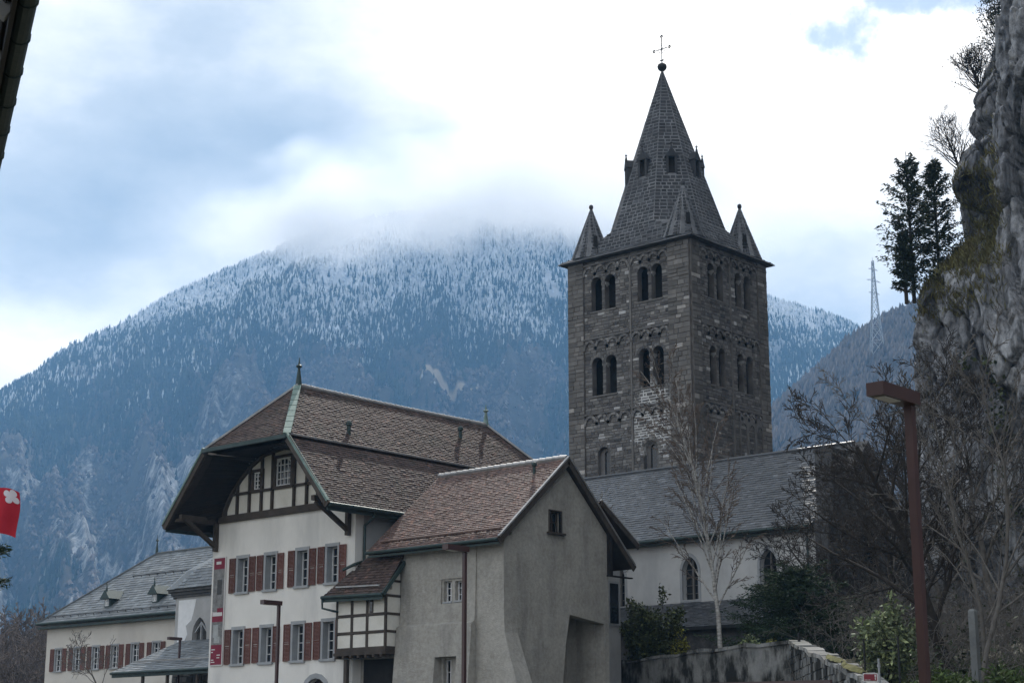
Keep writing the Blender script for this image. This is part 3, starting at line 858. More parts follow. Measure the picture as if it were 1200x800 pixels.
# ------------------------------------------------------------------ bell tower
def bell_tower():
    rng = random.Random(11)
    x0, x1, y0, y1, ez = -69.07, -59.30, 83.72, 92.21, 33.30
    cx, cy = (x0 + x1) / 2, (y0 + y1) / 2
    T = Thing('bell_tower', (cx, cy, 5.0), 'square Romanesque stone bell tower with octagonal spire and corner pinnacles behind the nave roof', 'tower')
    FR = [('front', Vector((x0, y0, 0)), RX, -RY, x1 - x0), ('side', Vector((x1, y0, 0)), RY, RX, y1 - y0),
          ('back', Vector((x1, y1, 0)), -RX, RY, x1 - x0), ('west', Vector((x0, y1, 0)), -RY, -RX, y1 - y0)]
    # bays: (first pair, second pair) from the face's left corner
    pairs = {'front': [(1.92, 3.90), (5.70, 7.62)], 'side': [(1.86, 3.55), (4.88, 6.66)], 'back': [(1.92, 3.90), (5.70, 7.62)], 'west': [(1.86, 3.55), (4.88, 6.66)]}
    rows = [(29.85, 32.15), (24.28, 26.80)]
    for nm, O, ux, nr, wd in FR:
        holes = []; wins = []
        for a, b in pairs[nm]:
            m = (a + b) / 2
            for z0, z1 in rows:
                holes += [arch(a, m - .13, z0, z1, 8), arch(m + .13, b, z0, z1, 8)]
                wins.append((a, b, m, z0, z1))
        singles = []
        if nm == 'front':
            singles = [(2.30, 3.34, 18.9, 20.92), (5.93, 7.08, 18.9, 20.92)]
            holes += [arch(*s, 8) for s in singles]
        w = MB().panel(O, ux, RZ, nr, rect(0, wd, 0, ez), holes, 0.42)
        wall = T.part(w, 'wall', M['tower_core'])
        # recessed fields between the corner strips show as strips standing proud
        edge = 1.32 if nm in ('front', 'back') else 0.92
        edge_r = 1.66 if nm in ('front', 'back') else 1.08
        mid = 5.12 if nm in ('front', 'back') else 4.26
        if nm in ('front', 'side'):
            tf = lambda r, x, z: (min(1, max(0, r.gauss(.48, .20))) if r.random() > .03 else .96 + .04 * r.random())
            mb = MB()
            masonry(mb, O, ux, nr, 13.0, ez, lambda z: (edge, wd - edge_r), holes, rng, ch=(.13, .26), sw=(.22, .62), tintf=tf,
                    gapf=(lambda x, z: .085 if ((x - 6.6) * .62) ** 2 + ((z - 22.2) * .41) ** 2 < 1.1 else .022) if nm == 'front' else None)
            T.part(mb, 'field_masonry', M['rubble'], kind='stuff')
            for a, b in ((0, edge), (wd - edge_r, wd)):
                st = MB()
                st.add([O + ux * a + nr * 0 + RZ * 13, O + ux * b + RZ * 13, O + ux * b + RZ * ez, O + ux * a + RZ * ez,
                        O + ux * a + nr * .10 + RZ * 13, O + ux * b + nr * .10 + RZ * 13, O + ux * b + nr * .10 + RZ * ez, O + ux * a + nr * .10 + RZ * ez],
                       [(4, 5, 6, 7), (0, 1, 5, 4), (1, 2, 6, 5), (2, 3, 7, 6), (3, 0, 4, 7)])
                stp = T.part(st, 'corner_strip', M['tower_core'])
                mb = MB()
                masonry(mb, O + nr * .10, ux, nr, 13.0, ez, lambda z: (a + .01, b - .01), [], rng, ch=(.20, .36), sw=(.35, .8), gap=.028,
                        tintf=lambda r, x, z: (min(.9, max(0, r.gauss(.5, .2))) if r.random() > .05 else 1.0))
                sub(mb, 'corner_masonry', M['quoin'], stp, kind='stuff')
            st = MB()
            st.beam(O + ux * mid + nr * .04 + RZ * 13, O + ux * mid + nr * .04 + RZ * (ez - .2), .14, .10, nr)
            T.part(st, 'pilaster_strip', M['quoin'])
        # paired belfry windows: column, capital, impost, sill
        for a, b, m, z0, z1 in wins:
            if nm not in ('front', 'side'): continue
            s = z1 - (m - .13 - a) / 2
            ring = MB()
            for (p, q) in ((a, m - .13), (m + .13, b)):
                r_ = (q - p) / 2; c = (p + q) / 2; k = 9
                for i in range(k):
                    t0, t1 = math.pi * i / k + .02, math.pi * (i + 1) / k - .02
                    vs = []
                    for dn in (-.02, .045):
                        for (rr, tt) in ((r_ + .01, t0), (r_ + .19, t0), (r_ + .19, t1), (r_ + .01, t1)):
                            vs.append(O + ux * (c + rr * math.cos(tt)) + RZ * (z1 - r_ + rr * math.sin(tt)) + nr * dn)
                    ring.add(vs, [(4, 5, 6, 7), (0, 1, 5, 4), (1, 2, 6, 5), (2, 3, 7, 6), (3, 0, 4, 7)], rng.random() * .8)
            win = T.part(ring, 'window', M['rubble'])
            col = MB()
            base = O + ux * m - nr * .20
            col.lathe(base + RZ * z0, [(.15, 0), (.15, .08), (.11, .14), (.095, .2), (.09, s - z0 - .42), (.105, s - z0 - .40)], 10)
            sub(col, 'column', M['column'], win, smooth=False)
            cap = MB()
            cap.lathe(base + RZ * (s - .42), [(.10, 0), (.13, .1), (.2, .26)], 8)
            cap.beam(base + nr * .19 + RZ * (s - .08), base - nr * .19 + RZ * (s - .08), .36, .16)
            sub(cap, 'capital', M['column'], win)
            sl = MB(); sl.beam(O + ux * (a - .08) + RZ * (z0 - .04) - nr * .1, O + ux * (b + .08) + RZ * (z0 - .04) - nr * .1, .36, .10)
            sub(sl, 'sill', M['quoin'], win)
        for (a, b, z0, z1) in singles:
            ring = MB(); r_ = (b - a) / 2; c = (a + b) / 2
            for i in range(9):
                t0, t1 = math.pi * i / 9 + .02, math.pi * (i + 1) / 9 - .02
                vs = []
                for dn in (-.02, .05):
                    for (rr, tt) in ((r_ + .0, t0), (r_ + .2, t0), (r_ + .2, t1), (r_ + .0, t1)):
                        vs.append(O + ux * (c + rr * math.cos(tt)) + RZ * (z1 - r_ + rr * math.sin(tt)) + nr * dn)
                ring.add(vs, [(4, 5, 6, 7), (0, 1, 5, 4), (1, 2, 6, 5), (2, 3, 7, 6), (3, 0, 4, 7)], rng.random())
            win = T.part(ring, 'window', M['quoin'])
            inner = MB().panel(O - nr * .24, ux, RZ, nr, arch(a + .02, b - .02, z0, z1 - .02, 8), [arch(a + .34, b - .30, z0 + .2, z1 - .25, 8)], .12)
            sub(inner, 'window_frame', M['rubble'], win)
            pane = MB().panel(O - nr * .34, ux, RZ, nr, arch(a + .3, b - .26, z0 + .15, z1 - .2, 8), [], .02)
            sub(pane, 'pane', M['glass'], win)
        if nm in ('front', 'side'):
            # corbel arcades: little arches under each string course
            bays = [(edge, mid - .08), (mid + .08, wd - edge_r)]
            for zt in (33.05, 28.10, 23.15):
                for a, b in bays:
                    ar = MB(); k = 4; wv = (b - a) / k
                    for i in range(k):
                        c = a + wv * (i + .5); ro = wv / 2; ri = ro - .13
                        for q in range(8):
                            t0, t1 = math.pi * q / 8, math.pi * (q + 1) / 8
                            vs = []
                            for dn in (0.0, .12):
                                for (rr, tt) in ((ri, t0), (ro + .03, t0), (ro + .03, t1), (ri, t1)):
                                    vs.append(O + ux * (c + rr * math.cos(tt)) + RZ * (zt - ro - .12 + rr * math.sin(tt)) + nr * dn)
                            ar.add(vs, [(4, 5, 6, 7), (0, 1, 5, 4), (1, 2, 6, 5), (2, 3, 7, 6), (3, 0, 4, 7)], rng.uniform(.25, .85))
                        for e_ in (c - ro, c + ro):
                            ar.beam(O + ux * e_ + RZ * (zt - ro - .28) + nr * .06, O + ux * e_ + RZ * (zt - ro - .06) + nr * .06, .14, .12, nr, rng.uniform(.3, .8))
                    ar.beam(O + ux * a + RZ * (zt - .03) + nr * .07, O + ux * b + RZ * (zt - .03) + nr * .07, .14, .12, RZ, .4)
                    T.part(ar, 'arcade', M['rubble'])
        if nm == 'side':
            # blind arcade low on the far bay
            for i in range(3):
                a = 4.85 + i * .9
                bl = MB().panel(O + nr * .10, ux, RZ, nr, rect(a, a + .9, 18.0, 22.75), [arch(a + .12, a + .80, 18.2, 22.3, 8)], .10)
                T.part(bl, 'blind_arch', M['rubble'])
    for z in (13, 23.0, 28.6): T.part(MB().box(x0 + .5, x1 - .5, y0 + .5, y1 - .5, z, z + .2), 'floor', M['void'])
    T.part(MB().box(x0 + 1.0, x1 - 1.0, y0 + 1.0, y1 - 1.0, 13.2, ez - .6), 'dark_filler_box', M['void'])  # solid near-black box added so the belfry openings look dark inside
    bell = MB()
    bell.lathe((cx - 1.2, cy - 1.0, 24.9), [(.75, 0), (.70, .1), (.5, .5), (.42, .9), (.25, 1.1), (.05, 1.2)], 16)
    bell.beam((cx - 1.2, y0 + 1.6, 26.15), (cx - 1.2, y1 - 1.6, 26.15), .2, .2)
    T.part(bell, 'bell', M['copper_dark'])
    # eaves and the kicked skirt that carries the square into the octagon
    ov = .50
    ev = MB()
    ev.box(x0 - ov + .14, x1 + ov - .14, y0 - ov + .14, y1 + ov - .14, ez, ez + .11)
    T.part(ev, 'eaves_cornice', M['spire_stone'])
    az = 47.35
    kx = .298
    def octa(z, sx=1.0):
        ap = kx * (az - z)
        q = ap * math.tan(math.pi / 8)
        ax_ = ap * 1.06; ay_ = ap * .97
        return [(-q * 1.06, -ay_), (q * 1.06, -ay_), (ax_, -q), (ax_, q), (q * 1.06, ay_), (-q * 1.06, ay_), (-ax_, q), (-ax_, -q)]
    zb = 35.4
    sk = MB()
    A = octa(zb)
    sq = [(x0 - ov, y0 - ov), (x1 + ov, y0 - ov), (x1 + ov, y1 + ov), (x0 - ov, y1 + ov)]
    s1 = [(x0 + .35, y0 + .35), (x1 - .35, y0 + .35), (x1 - .35, y1 - .35), (x0 + .35, y1 - .35)]
    b1 = [Vector((*p, ez + .115)) for p in sq]; b2 = [Vector((*p, ez + .62)) for p in s1]; b0 = [Vector((*p, ez + .06)) for p in sq]
    top = [Vector((cx + p[0], cy + p[1], zb)) for p in A]
    vs = b0 + b1 + b2 + top
    fs = [(0, 1, 5, 4), (1, 2, 6, 5), (2, 3, 7, 6), (3, 0, 4, 7), (4, 5, 9, 8), (5, 6, 10, 9), (6, 7, 11, 10), (7, 4, 8, 11),
          (8, 9, 13, 12), (9, 14, 13), (9, 10, 15, 14), (10, 16, 15), (10, 11, 17, 16), (11, 18, 17), (11, 8, 19, 18), (8, 12, 19)]
    sk.add(vs, fs)
    T.part(sk, 'spire_skirt', M['spire_mortar'])
    mb = MB()
    for i in range(4):      # blocks on the skirt's straight sides
        a, b, c, d = b2[i], b2[(i + 1) % 4], top[(2 * i + 1) % 8], top[(2 * i) % 8]
        ux = (b - a).normalized(); mid = (a + b) / 2; mt = (c + d) / 2
        upv = (mt - mid); L = upv.length; upv.normalize(); n = ux.cross(upv).normalized()
        h0 = (b - a).length / 2; h1 = (c - d).length / 2
        masonry(mb, mid, ux, n, .02, L, lambda s: (-(h0 + (h1 - h0) * s / L), h0 + (h1 - h0) * s / L), [], rng, ch=(.26, .26), sw=(.35, .5), gap=.05, proud=(.004, .012), up=upv)
        a, b, c, d = b1[i], b1[(i + 1) % 4], b2[(i + 1) % 4], b2[i]
        mid = (a + b) / 2; mt = (c + d) / 2; upv = mt - mid; L = upv.length; upv.normalize(); n = ux.cross(upv).normalized()
        h0 = (b - a).length / 2; h1 = (c - d).length / 2
        masonry(mb, mid, ux, n, .02, L, lambda s: (-(h0 + (h1 - h0) * s / L), h0 + (h1 - h0) * s / L), [], rng, ch=(.3, .34), sw=(.35, .6), gap=.02, proud=(.012, .03), up=upv)
    T.part(mb, 'skirt_masonry', M['spire_stone'], kind='stuff')
    core = MB()
    apx = Vector((cx, cy, az))
    core.add(top + [apx], [(i, (i + 1) % 8, 8) for i in range(8)])
    spire = T.part(core, 'spire', M['spire_mortar'])
    mb = MB()
    slotz = (39.0, 40.35)
    for i in range(8):
        a, b = top[i], top[(i + 1) % 8]
        ux = (b - a).normalized(); mid = (a + b) / 2
        upv = (apx - mid); L = upv.length; upv.normalize(); n = ux.cross(upv).normalized()
        hw = (b - a).length / 2
        k = L / (az - zb)
        hole = [rect(-.24, .24, (slotz[0] - zb) * k, (slotz[1] - zb) * k)] if True else []
        masonry(mb, mid, ux, n, .02, L - .15, lambda s: (-hw * (1 - s / L), hw * (1 - s / L)), hole, rng, ch=(.27, .27), sw=(.34, .52), gap=.06, proud=(.003, .012), up=upv,
                tintf=lambda r, x, z: min(1, max(0, r.gauss(.5, .22))))
        # lucarne: dark painted sheet, jambs and a little gabled hood with a finial
        lc = MB()
        o2 = mid + upv * ((slotz[0] - zb) * k)
        hz_ = Vector((n.x, n.y, 0)).normalized()
        fx = hz_ * .30
        P = lambda x, z, d: o2 + ux * x + RZ * z + hz_ * d
        for sgn in (-1, 1):
            vs = [P(sgn * .20, -.05, -.5), P(sgn * .36, -.05, -.5), P(sgn * .36, 1.15, -.5), P(sgn * .20, 1.15, -.5),
                  P(sgn * .20, -.05, .06), P(sgn * .36, -.05, .06), P(sgn * .36, 1.15, .06), P(sgn * .20, 1.15, .06)]
            lc.add(vs, [(0, 1, 5, 4), (1, 2, 6, 5), (2, 3, 7, 6), (3, 0, 4, 7), (4, 5, 6, 7)] , .5)
        hood = [(-.44, 1.10), (.44, 1.10), (0, 1.72)]
        vs = [P(x, z, d) for d in (.10, -.55) for x, z in hood]
        lc.add(vs, [(0, 1, 2), (5, 4, 3), (0, 3, 4, 1), (1, 4, 5, 2), (2, 5, 3, 0)], .4)
        luc = sub(lc, 'lucarne', M['spire_stone'], spire)
        lf = MB(); finial(lf, P(0, 1.66, .02), .55, .10)
        lf.add([P(-.2, -.04, .012), P(.2, -.04, .012), P(.2, 1.1, -.30), P(-.2, 1.1, -.30)], [(0, 1, 2, 3)])
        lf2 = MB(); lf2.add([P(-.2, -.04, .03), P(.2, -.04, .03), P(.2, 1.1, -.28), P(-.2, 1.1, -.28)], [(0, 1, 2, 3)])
        lf = MB(); finial(lf, P(0, 1.66, .02), .55, .10)
        sub(lf, 'lucarne_finial', M['spire_stone'], spire)
        sub(lf2, 'lucarne_shade', M['void'], spire)  # near-black sheet laid on the spire paints the opening's shade
    sub(mb, 'spire_masonry', M['spire_stone'], spire, kind='stuff')
    # pinnacles on the four corners
    for sx, sy in ((-1, -1), (1, -1), (1, 1), (-1, 1)):
        px_, py_ = (x0 + 1.12 if sx < 0 else x1 - 1.12), (y0 + 1.05 if sy < 0 else y1 - 1.05)
        zb_, zt = ez + .35, 37.35
        n = 10; r0 = 1.42
        pc = MB()
        prof = [(r0, 0), (r0 * .74, 1.0), (0.06, zt - zb_)]
        pc.lathe((px_, py_, zb_), prof, n)
        pin = T.part(pc, 'pinnacle', M['spire_mortar'])
        pm = MB()
        ring = lambda r, z: [Vector((px_ + r * math.cos(2 * math.pi * i / n), py_ + r * math.sin(2 * math.pi * i / n), zb_ + z)) for i in range(n)]
        r1 = [ring(r, z) for r, z in prof]
        for i in range(n):
            for lv in range(2):
                a, b, c = r1[lv][i], r1[lv][(i + 1) % n], r1[lv + 1][i]
                d = r1[lv + 1][(i + 1) % n]
                ux = (b - a).normalized(); mid = (a + b) / 2; mt = (c + d) / 2
                upv = mt - mid; L = upv.length; upv.normalize(); nn = ux.cross(upv).normalized()
                h0, h1 = (b - a).length / 2, (d - c).length / 2
                masonry(pm, mid, ux, nn, 0, L, lambda s: (-(h0 + (h1 - h0) * s / L), h0 + (h1 - h0) * s / L), [], rng, ch=(.26, .26), sw=(.30, .45), gap=.055, proud=(.003, .012), up=upv)
        sub(pm, 'pinnacle_masonry', M['spire_stone'], pin, kind='stuff')
        bl = MB(); bl.lathe((px_, py_, zt - .12), [(.05, 0), (.08, .05), (.13, .12), (.15, .22), (.13, .32), (.07, .38), (.01, .40)], 12)
        sub(bl, 'ball', M['spire_stone'], pin, smooth=True)
        sl = MB()
        an = math.atan2(-py_, -px_) + .25
        dv = Vector((math.cos(an), math.sin(an), 0)); sv = Vector((-dv.y, dv.x, 0))
        c0 = Vector((px_, py_, zb_ + .75)) + dv * (r0 * .70)
        sl.add([c0 + sv * .12, c0 - sv * .12, c0 - sv * .12 + RZ * .75 + dv * .02, c0 + sv * .12 + RZ * .75 + dv * .02,
                c0 + sv * .12 + dv * .21, c0 - sv * .12 + dv * .21, c0 - sv * .12 + RZ * .75 + dv * .10, c0 + sv * .12 + RZ * .75 + dv * .10],
               [(4, 5, 6, 7), (0, 4, 7, 3), (1, 2, 6, 5), (3, 7, 6, 2)])
        sub(sl, 'slit_shade', M['void'], pin)  # near-black block set on the cone paints the slit's shade
    # ball and wrought iron cross
    bl = MB(); bl.lathe((cx, cy, az - .22), [(.12, 0), (.2, .06), (.31, .2), (.33, .34), (.28, .48), (.12, .58), (.04, .62)], 14)
    T.part(bl, 'finial_ball', M['iron'], smooth=True)
    cr = MB(); zc = az + .3
    top_z = 49.65; mz = 48.75
    cr.tube([(cx, cy, zc), (cx, cy, top_z)], .035, 6)
    cd = Vector((0, 1, 0)) * .98 + Vector((.12, 0, 0)); cd = Vector((.80, .60, 0)).normalized() if False else Vector((0.95, -0.30, 0)).normalized()
    arm = .62
    c0 = Vector((cx, cy, mz))
    cd = Vector((1, 0, 0))
    e0, e1 = c0 - cd * arm - RZ * .0, c0 + cd * arm
    cr.tube([e0, e1], .03, 6)
    def trefoil(p, d, up):
        for a in (-1, 0, 1):
            q = p + d * (.10 if a == 0 else .02) + up * (.09 * a)
            cr.lathe(q - RZ * .06, [(.01, 0), (.055, .03), (.065, .06), (.055, .09), (.01, .12)], 8)
    trefoil(e0, -cd, RZ); trefoil(e1, cd, RZ); trefoil(Vector((cx, cy, top_z)), RZ, cd); trefoil(Vector((cx, cy, zc + .28)), -RZ * .3, cd)
    for k in range(4):      # rays and scrolls in the angles
        a = math.pi / 4 + k * math.pi / 2
        d = cd * math.cos(a) + RZ * math.sin(a)
        cr.tube([c0 + d * .06, c0 + d * .42], [.016, .010], 5)
        arc = [c0 + (cd * math.cos(a - .7 + t * .35) + RZ * math.sin(a - .7 + t * .35)) * (.30 + .03 * math.sin(t * 3.1)) for t in range(5)]
        cr.tube(arc, .012, 5)
    T.part(cr, 'cross', M['iron'])
bell_tower()

# ------------------------------------------------------------------ church nave in front of the tower
def church():
    rng = random.Random(21)
    xa, xb, ya, yr, yb, ez, rz = -84.0, -45.25, 74.4, 78.5, 82.6, 13.45, 17.9
    T = Thing('church_nave', ((xa + xb) / 2, yr, 5.5), 'long church nave with dark slate roof and pointed windows in front of the bell tower', 'church')
    wins = [(-53.72, -52.66, 9.9, 12.2), (-48.80, -47.76, 10.2, 12.22), (-58.6, -57.56, 9.8, 12.15), (-63.4, -62.36, 9.8, 12.15)]
    holes = [arch(a, b, c, d, 6, True) for a, b, c, d in wins]
    T.part(MB().panel((0, ya, 0), RX, RZ, -RY, rect(xa, xb, 0, ez), holes, .55), 'wall', M['nave'])
    T.part(MB().panel((0, yb, 0), RX, RZ, RY, rect(xa, xb, 0, ez), [], .5), 'wall', M['nave'])
    T.part(MB().panel((xa, 0, 0), RY, RZ, -RX, [(ya + .56, 0), (yb - .51, 0), (yb - .51, ez - .1), (yr, rz - .45), (ya + .56, ez - .1)], [], .5), 'wall', M['nave'])
    for (a, b, c, d), hp in zip(wins, holes):
        fr = MB().panel((0, ya - .03, 0), RX, RZ, -RY, arch(a - .14, b + .14, c - .12, d + .2, 6, True), [arch(a + .01, b - .01, c + .01, d - .01, 6, True)], .12)
        w = T.part(fr, 'window', M['stone_trim'])
        sub(MB().panel((0, ya + .40, 0), RX, RZ, -RY, arch(a - .02, b + .02, c - .02, d + .02, 6, True), [], .03), 'pane', M['glass'], w)
        tr = MB(); m = (a + b) / 2
        tr.box(m - .05, m + .05, ya + .27, ya + .38, c, d - .15)
        for z in np.arange(c + .35, d - .5, .42): tr.box(a, m - .05, ya + .33, ya + .37, z, z + .025); tr.box(m + .05, b, ya + .33, ya + .37, z, z + .025)
        sub(tr, 'mullion', M['quoin'], w)
    # end gable: dark rubble with a raised parapet
    gy0, gy1 = ya - .35, yb + .35
    pr = MB().panel((xb + .02 + .75, 0, 0), RY, RZ, RX, [(gy0, 0), (gy1, 0), (gy1, ez - .05), (yr, rz + .06), (gy0, ez - .05)], [arch(77.5, 79.5, 11.0, 14.0, 6, True)], .75)
    g = T.part(pr, 'gable_wall', M['dark_stone'])
    mb = MB()
    masonry(mb, (xb + .77, 0, 0), RY, RX, 5.0, rz - .1, lambda z: (gy0 + max(0, z - ez + .1) * 1.02, gy1 - max(0, z - ez + .1) * 1.02), [arch(77.5, 79.5, 11.0, 14.0, 6, True)], rng, ch=(.22, .36), sw=(.3, .8), gap=.03)
    sub(mb, 'gable_masonry', M['dark_stone'], g, kind='stuff')
    sub(MB().panel((xb + .35, 0, 0), RY, RZ, RX, arch(77.4, 79.6, 10.9, 14.1, 6, True), [], .05), 'gable_window_pane', M['glass'], g)
    ch = MB().box(xb - .05, xb + .95, 74.45, 76.0, 13.2, 16.85); ch.box(xb - .12, xb + 1.02, 74.38, 76.07, 16.85, 17.02)
    T.part(ch, 'chimney', M['dark_stone'])
    # roof
    rf = MB()
    ov = .45; dz = ov * (rz - ez) / (yr - ya)
    slab(rf, [(xa, ya - ov, ez - dz + .25), (xb - .05, ya - ov, ez - dz + .25), (xb - .05, yr, rz + .02), (xa, yr, rz + .02)], .22)
    slab(rf, [(xa, yr, rz + .02), (xb - .05, yr, rz + .02), (xb - .05, yb + ov, ez - dz + .25), (xa, yb + ov, ez - dz + .25)], .22)
    r = T.part(rf, 'roof', M['slate'])
    us = Vector((0, yr - ya + ov, rz + .02 - (ez - dz + .25))); L = us.length; us.normalize(); n = RX.cross(us).normalized()
    mb = MB()
    tiles(mb, (0, ya - ov, ez - dz + .255), RX, us, n, L, lambda s: (-72.0, xb - .06), .30, .20, rng, .026, lambda r_, x, s: min(1, max(0, r_.gauss(.55, .2))))
    sub(mb, 'slates', M['slate'], r, kind='stuff')
    rd_ = MB(); rd_.tube([(xa, yr, rz + .05), (xb - .1, yr, rz + .05)], .10, 8)
    sub(rd_, 'ridge', M['slate'], r)
    gt = MB(); gt.tube([(xa, ya - ov - .07, ez - dz + .16), (xb - .1, ya - ov - .07, ez - dz + .16)], .085, 8)
    gt.box(xa, xb - .1, ya - ov + .05, ya - .02, ez - dz - .06, ez - dz + .0)
    T.part(gt, 'gutter', M['copper_dark'])
    dp = MB(); dp.tube([(-45.85, ya - ov - .02, ez - .5), (-45.85, ya - .10, ez - .8), (-45.85, ya - .10, 6.0)], .06, 8)
    T.part(dp, 'downpipe', M['copper_dark'])
    for k in range(5):
        sg = MB(); x = -47.0 - k * 2.0
    # low aisle against the nave wall
    al = MB().panel((0, 71.2, 0), RX, RZ, -RY, rect(-60, -46.4, 3, 8.2), [rect(-52.2, -51.3, 6.3, 7.6)], .4)
    al.box(-46.8, -46.4, 71.6, ya - .02, 3, 8.2)
    a_ = T.part(al, 'aisle_wall', M['dark_stone'])
    sub(MB().box(-52.25, -51.25, 71.45, 71.5, 6.25, 7.65), 'pane', M['glass'], a_)
    ar = MB(); slab(ar, [(-60.2, 70.8, 8.15), (-46.1, 70.8, 8.15), (-46.1, ya - .03, 9.75), (-60.2, ya - .03, 9.75)], .16)
    r2 = T.part(ar, 'aisle_roof', M['slate'])
    us = Vector((0, ya - .03 - 70.8, 1.6)); L = us.length; us.normalize(); n = RX.cross(us).normalized()
    mb = MB(); tiles(mb, (0, 70.8, 8.155), RX, us, n, L, lambda s: (-60.2, -46.1), .28, .2, rng, .03)
    sub(mb, 'aisle_slates', M['slate'], r2, kind='stuff')
church()

# ------------------------------------------------------------------ main house with the arched half-hip gable
def pane_window(T, name, x0, x1, z0, z1, y, depth, nx, nz, trim, mat_trim, shutters=True, rng=None):
    """window in a wall that faces -Y: surround, reveal glazing, sash, shutters"""
    o = trim
    sr = MB()
    sr.box(x0 - o, x0 + .014, y - .035, y + depth + .02, z0, z1); sr.box(x1 - .014, x1 + o, y - .035, y + depth + .02, z0, z1)
    sr.box(x0 - o, x1 + o, y - .04, y + depth + .025, z1 - .014, z1 + o * 1.15)
    w = T.part(sr, name, mat_trim)
    sub(MB().box(x0 - o - .02, x1 + o + .02, y - .10, y + depth + .03, z0 - o * .8, z0 + .016), 'sill', mat_trim, w)
    sub(MB().box(x0 + .02, x1 - .02, y + depth - .05, y + depth - .03, z0 + .02, z1 - .02), 'pane', M['glass'], w)
    sh = MB(); lattice(sh, lambda x, z, d: Vector((x, y + depth - .12 + d, z)), x0, x1, z0, z1, nx, nz, .028, .06, .06)
    sub(sh, 'sash', M['white_frame'], w)
    if shutters:
        for sx, a in ((-1, x0 - o - .02), (1, x1 + o + .02)):
            wd = .43
            s = MB(); ya_ = y - .075
            xa, xb = (a - wd, a) if sx < 0 else (a, a + wd)
            f = .045; tn = rng.random()
            s.box(xa, xa + f, ya_, ya_ + .045, z0, z1 + .02, tn); s.box(xb - f, xb, ya_, ya_ + .045, z0, z1 + .02, tn)
            zm = (z0 + z1) / 2
            for z in (z0, zm - f / 2, z1 + .02 - f): s.box(xa + f, xb - f, ya_ + .003, ya_ + .042, z, z + f, tn)
            z = z0 + f + .01
            while z < z1 - f:
                if abs(z + .02 - zm) > .045:
                    s.add([(xa + f, ya_ + .006, z), (xb - f, ya_ + .006, z), (xb - f, ya_ + .036, z + .05), (xa + f, ya_ + .036, z + .05)], [(0, 1, 2, 3)], tn * .7 + .1)
                z += .058
            sub(s, 'shutter', M['shutter'], w)
    return w

def tile_slope(T, part, e0, e1, t1, t0, tw, chh, rng, mat, name='roof_tiles', lift=.035, tf=None):
    """tiles on the quad eave e0-e1, top t0-t1 (trapezoid)"""
    e0, e1, t0, t1 = map(Vector, (e0, e1, t0, t1))
    ux = (e1 - e0).normalized()
    m0 = t0 - e0
    us = m0 - ux * m0.dot(ux); L = us.length; us.normalize()
    n = ux.cross(us).normalized()
    W_ = (e1 - e0).length; ta = m0.dot(ux); tb = (t1 - e0).dot(ux)
    mb = MB()
    tiles(mb, e0 + n * .004, ux, us, n, L, lambda s: (ta * s / L, W_ + (tb - W_) * s / L), tw, chh, rng, lift, tf)
    return sub(mb, name, mat, part, kind='stuff')

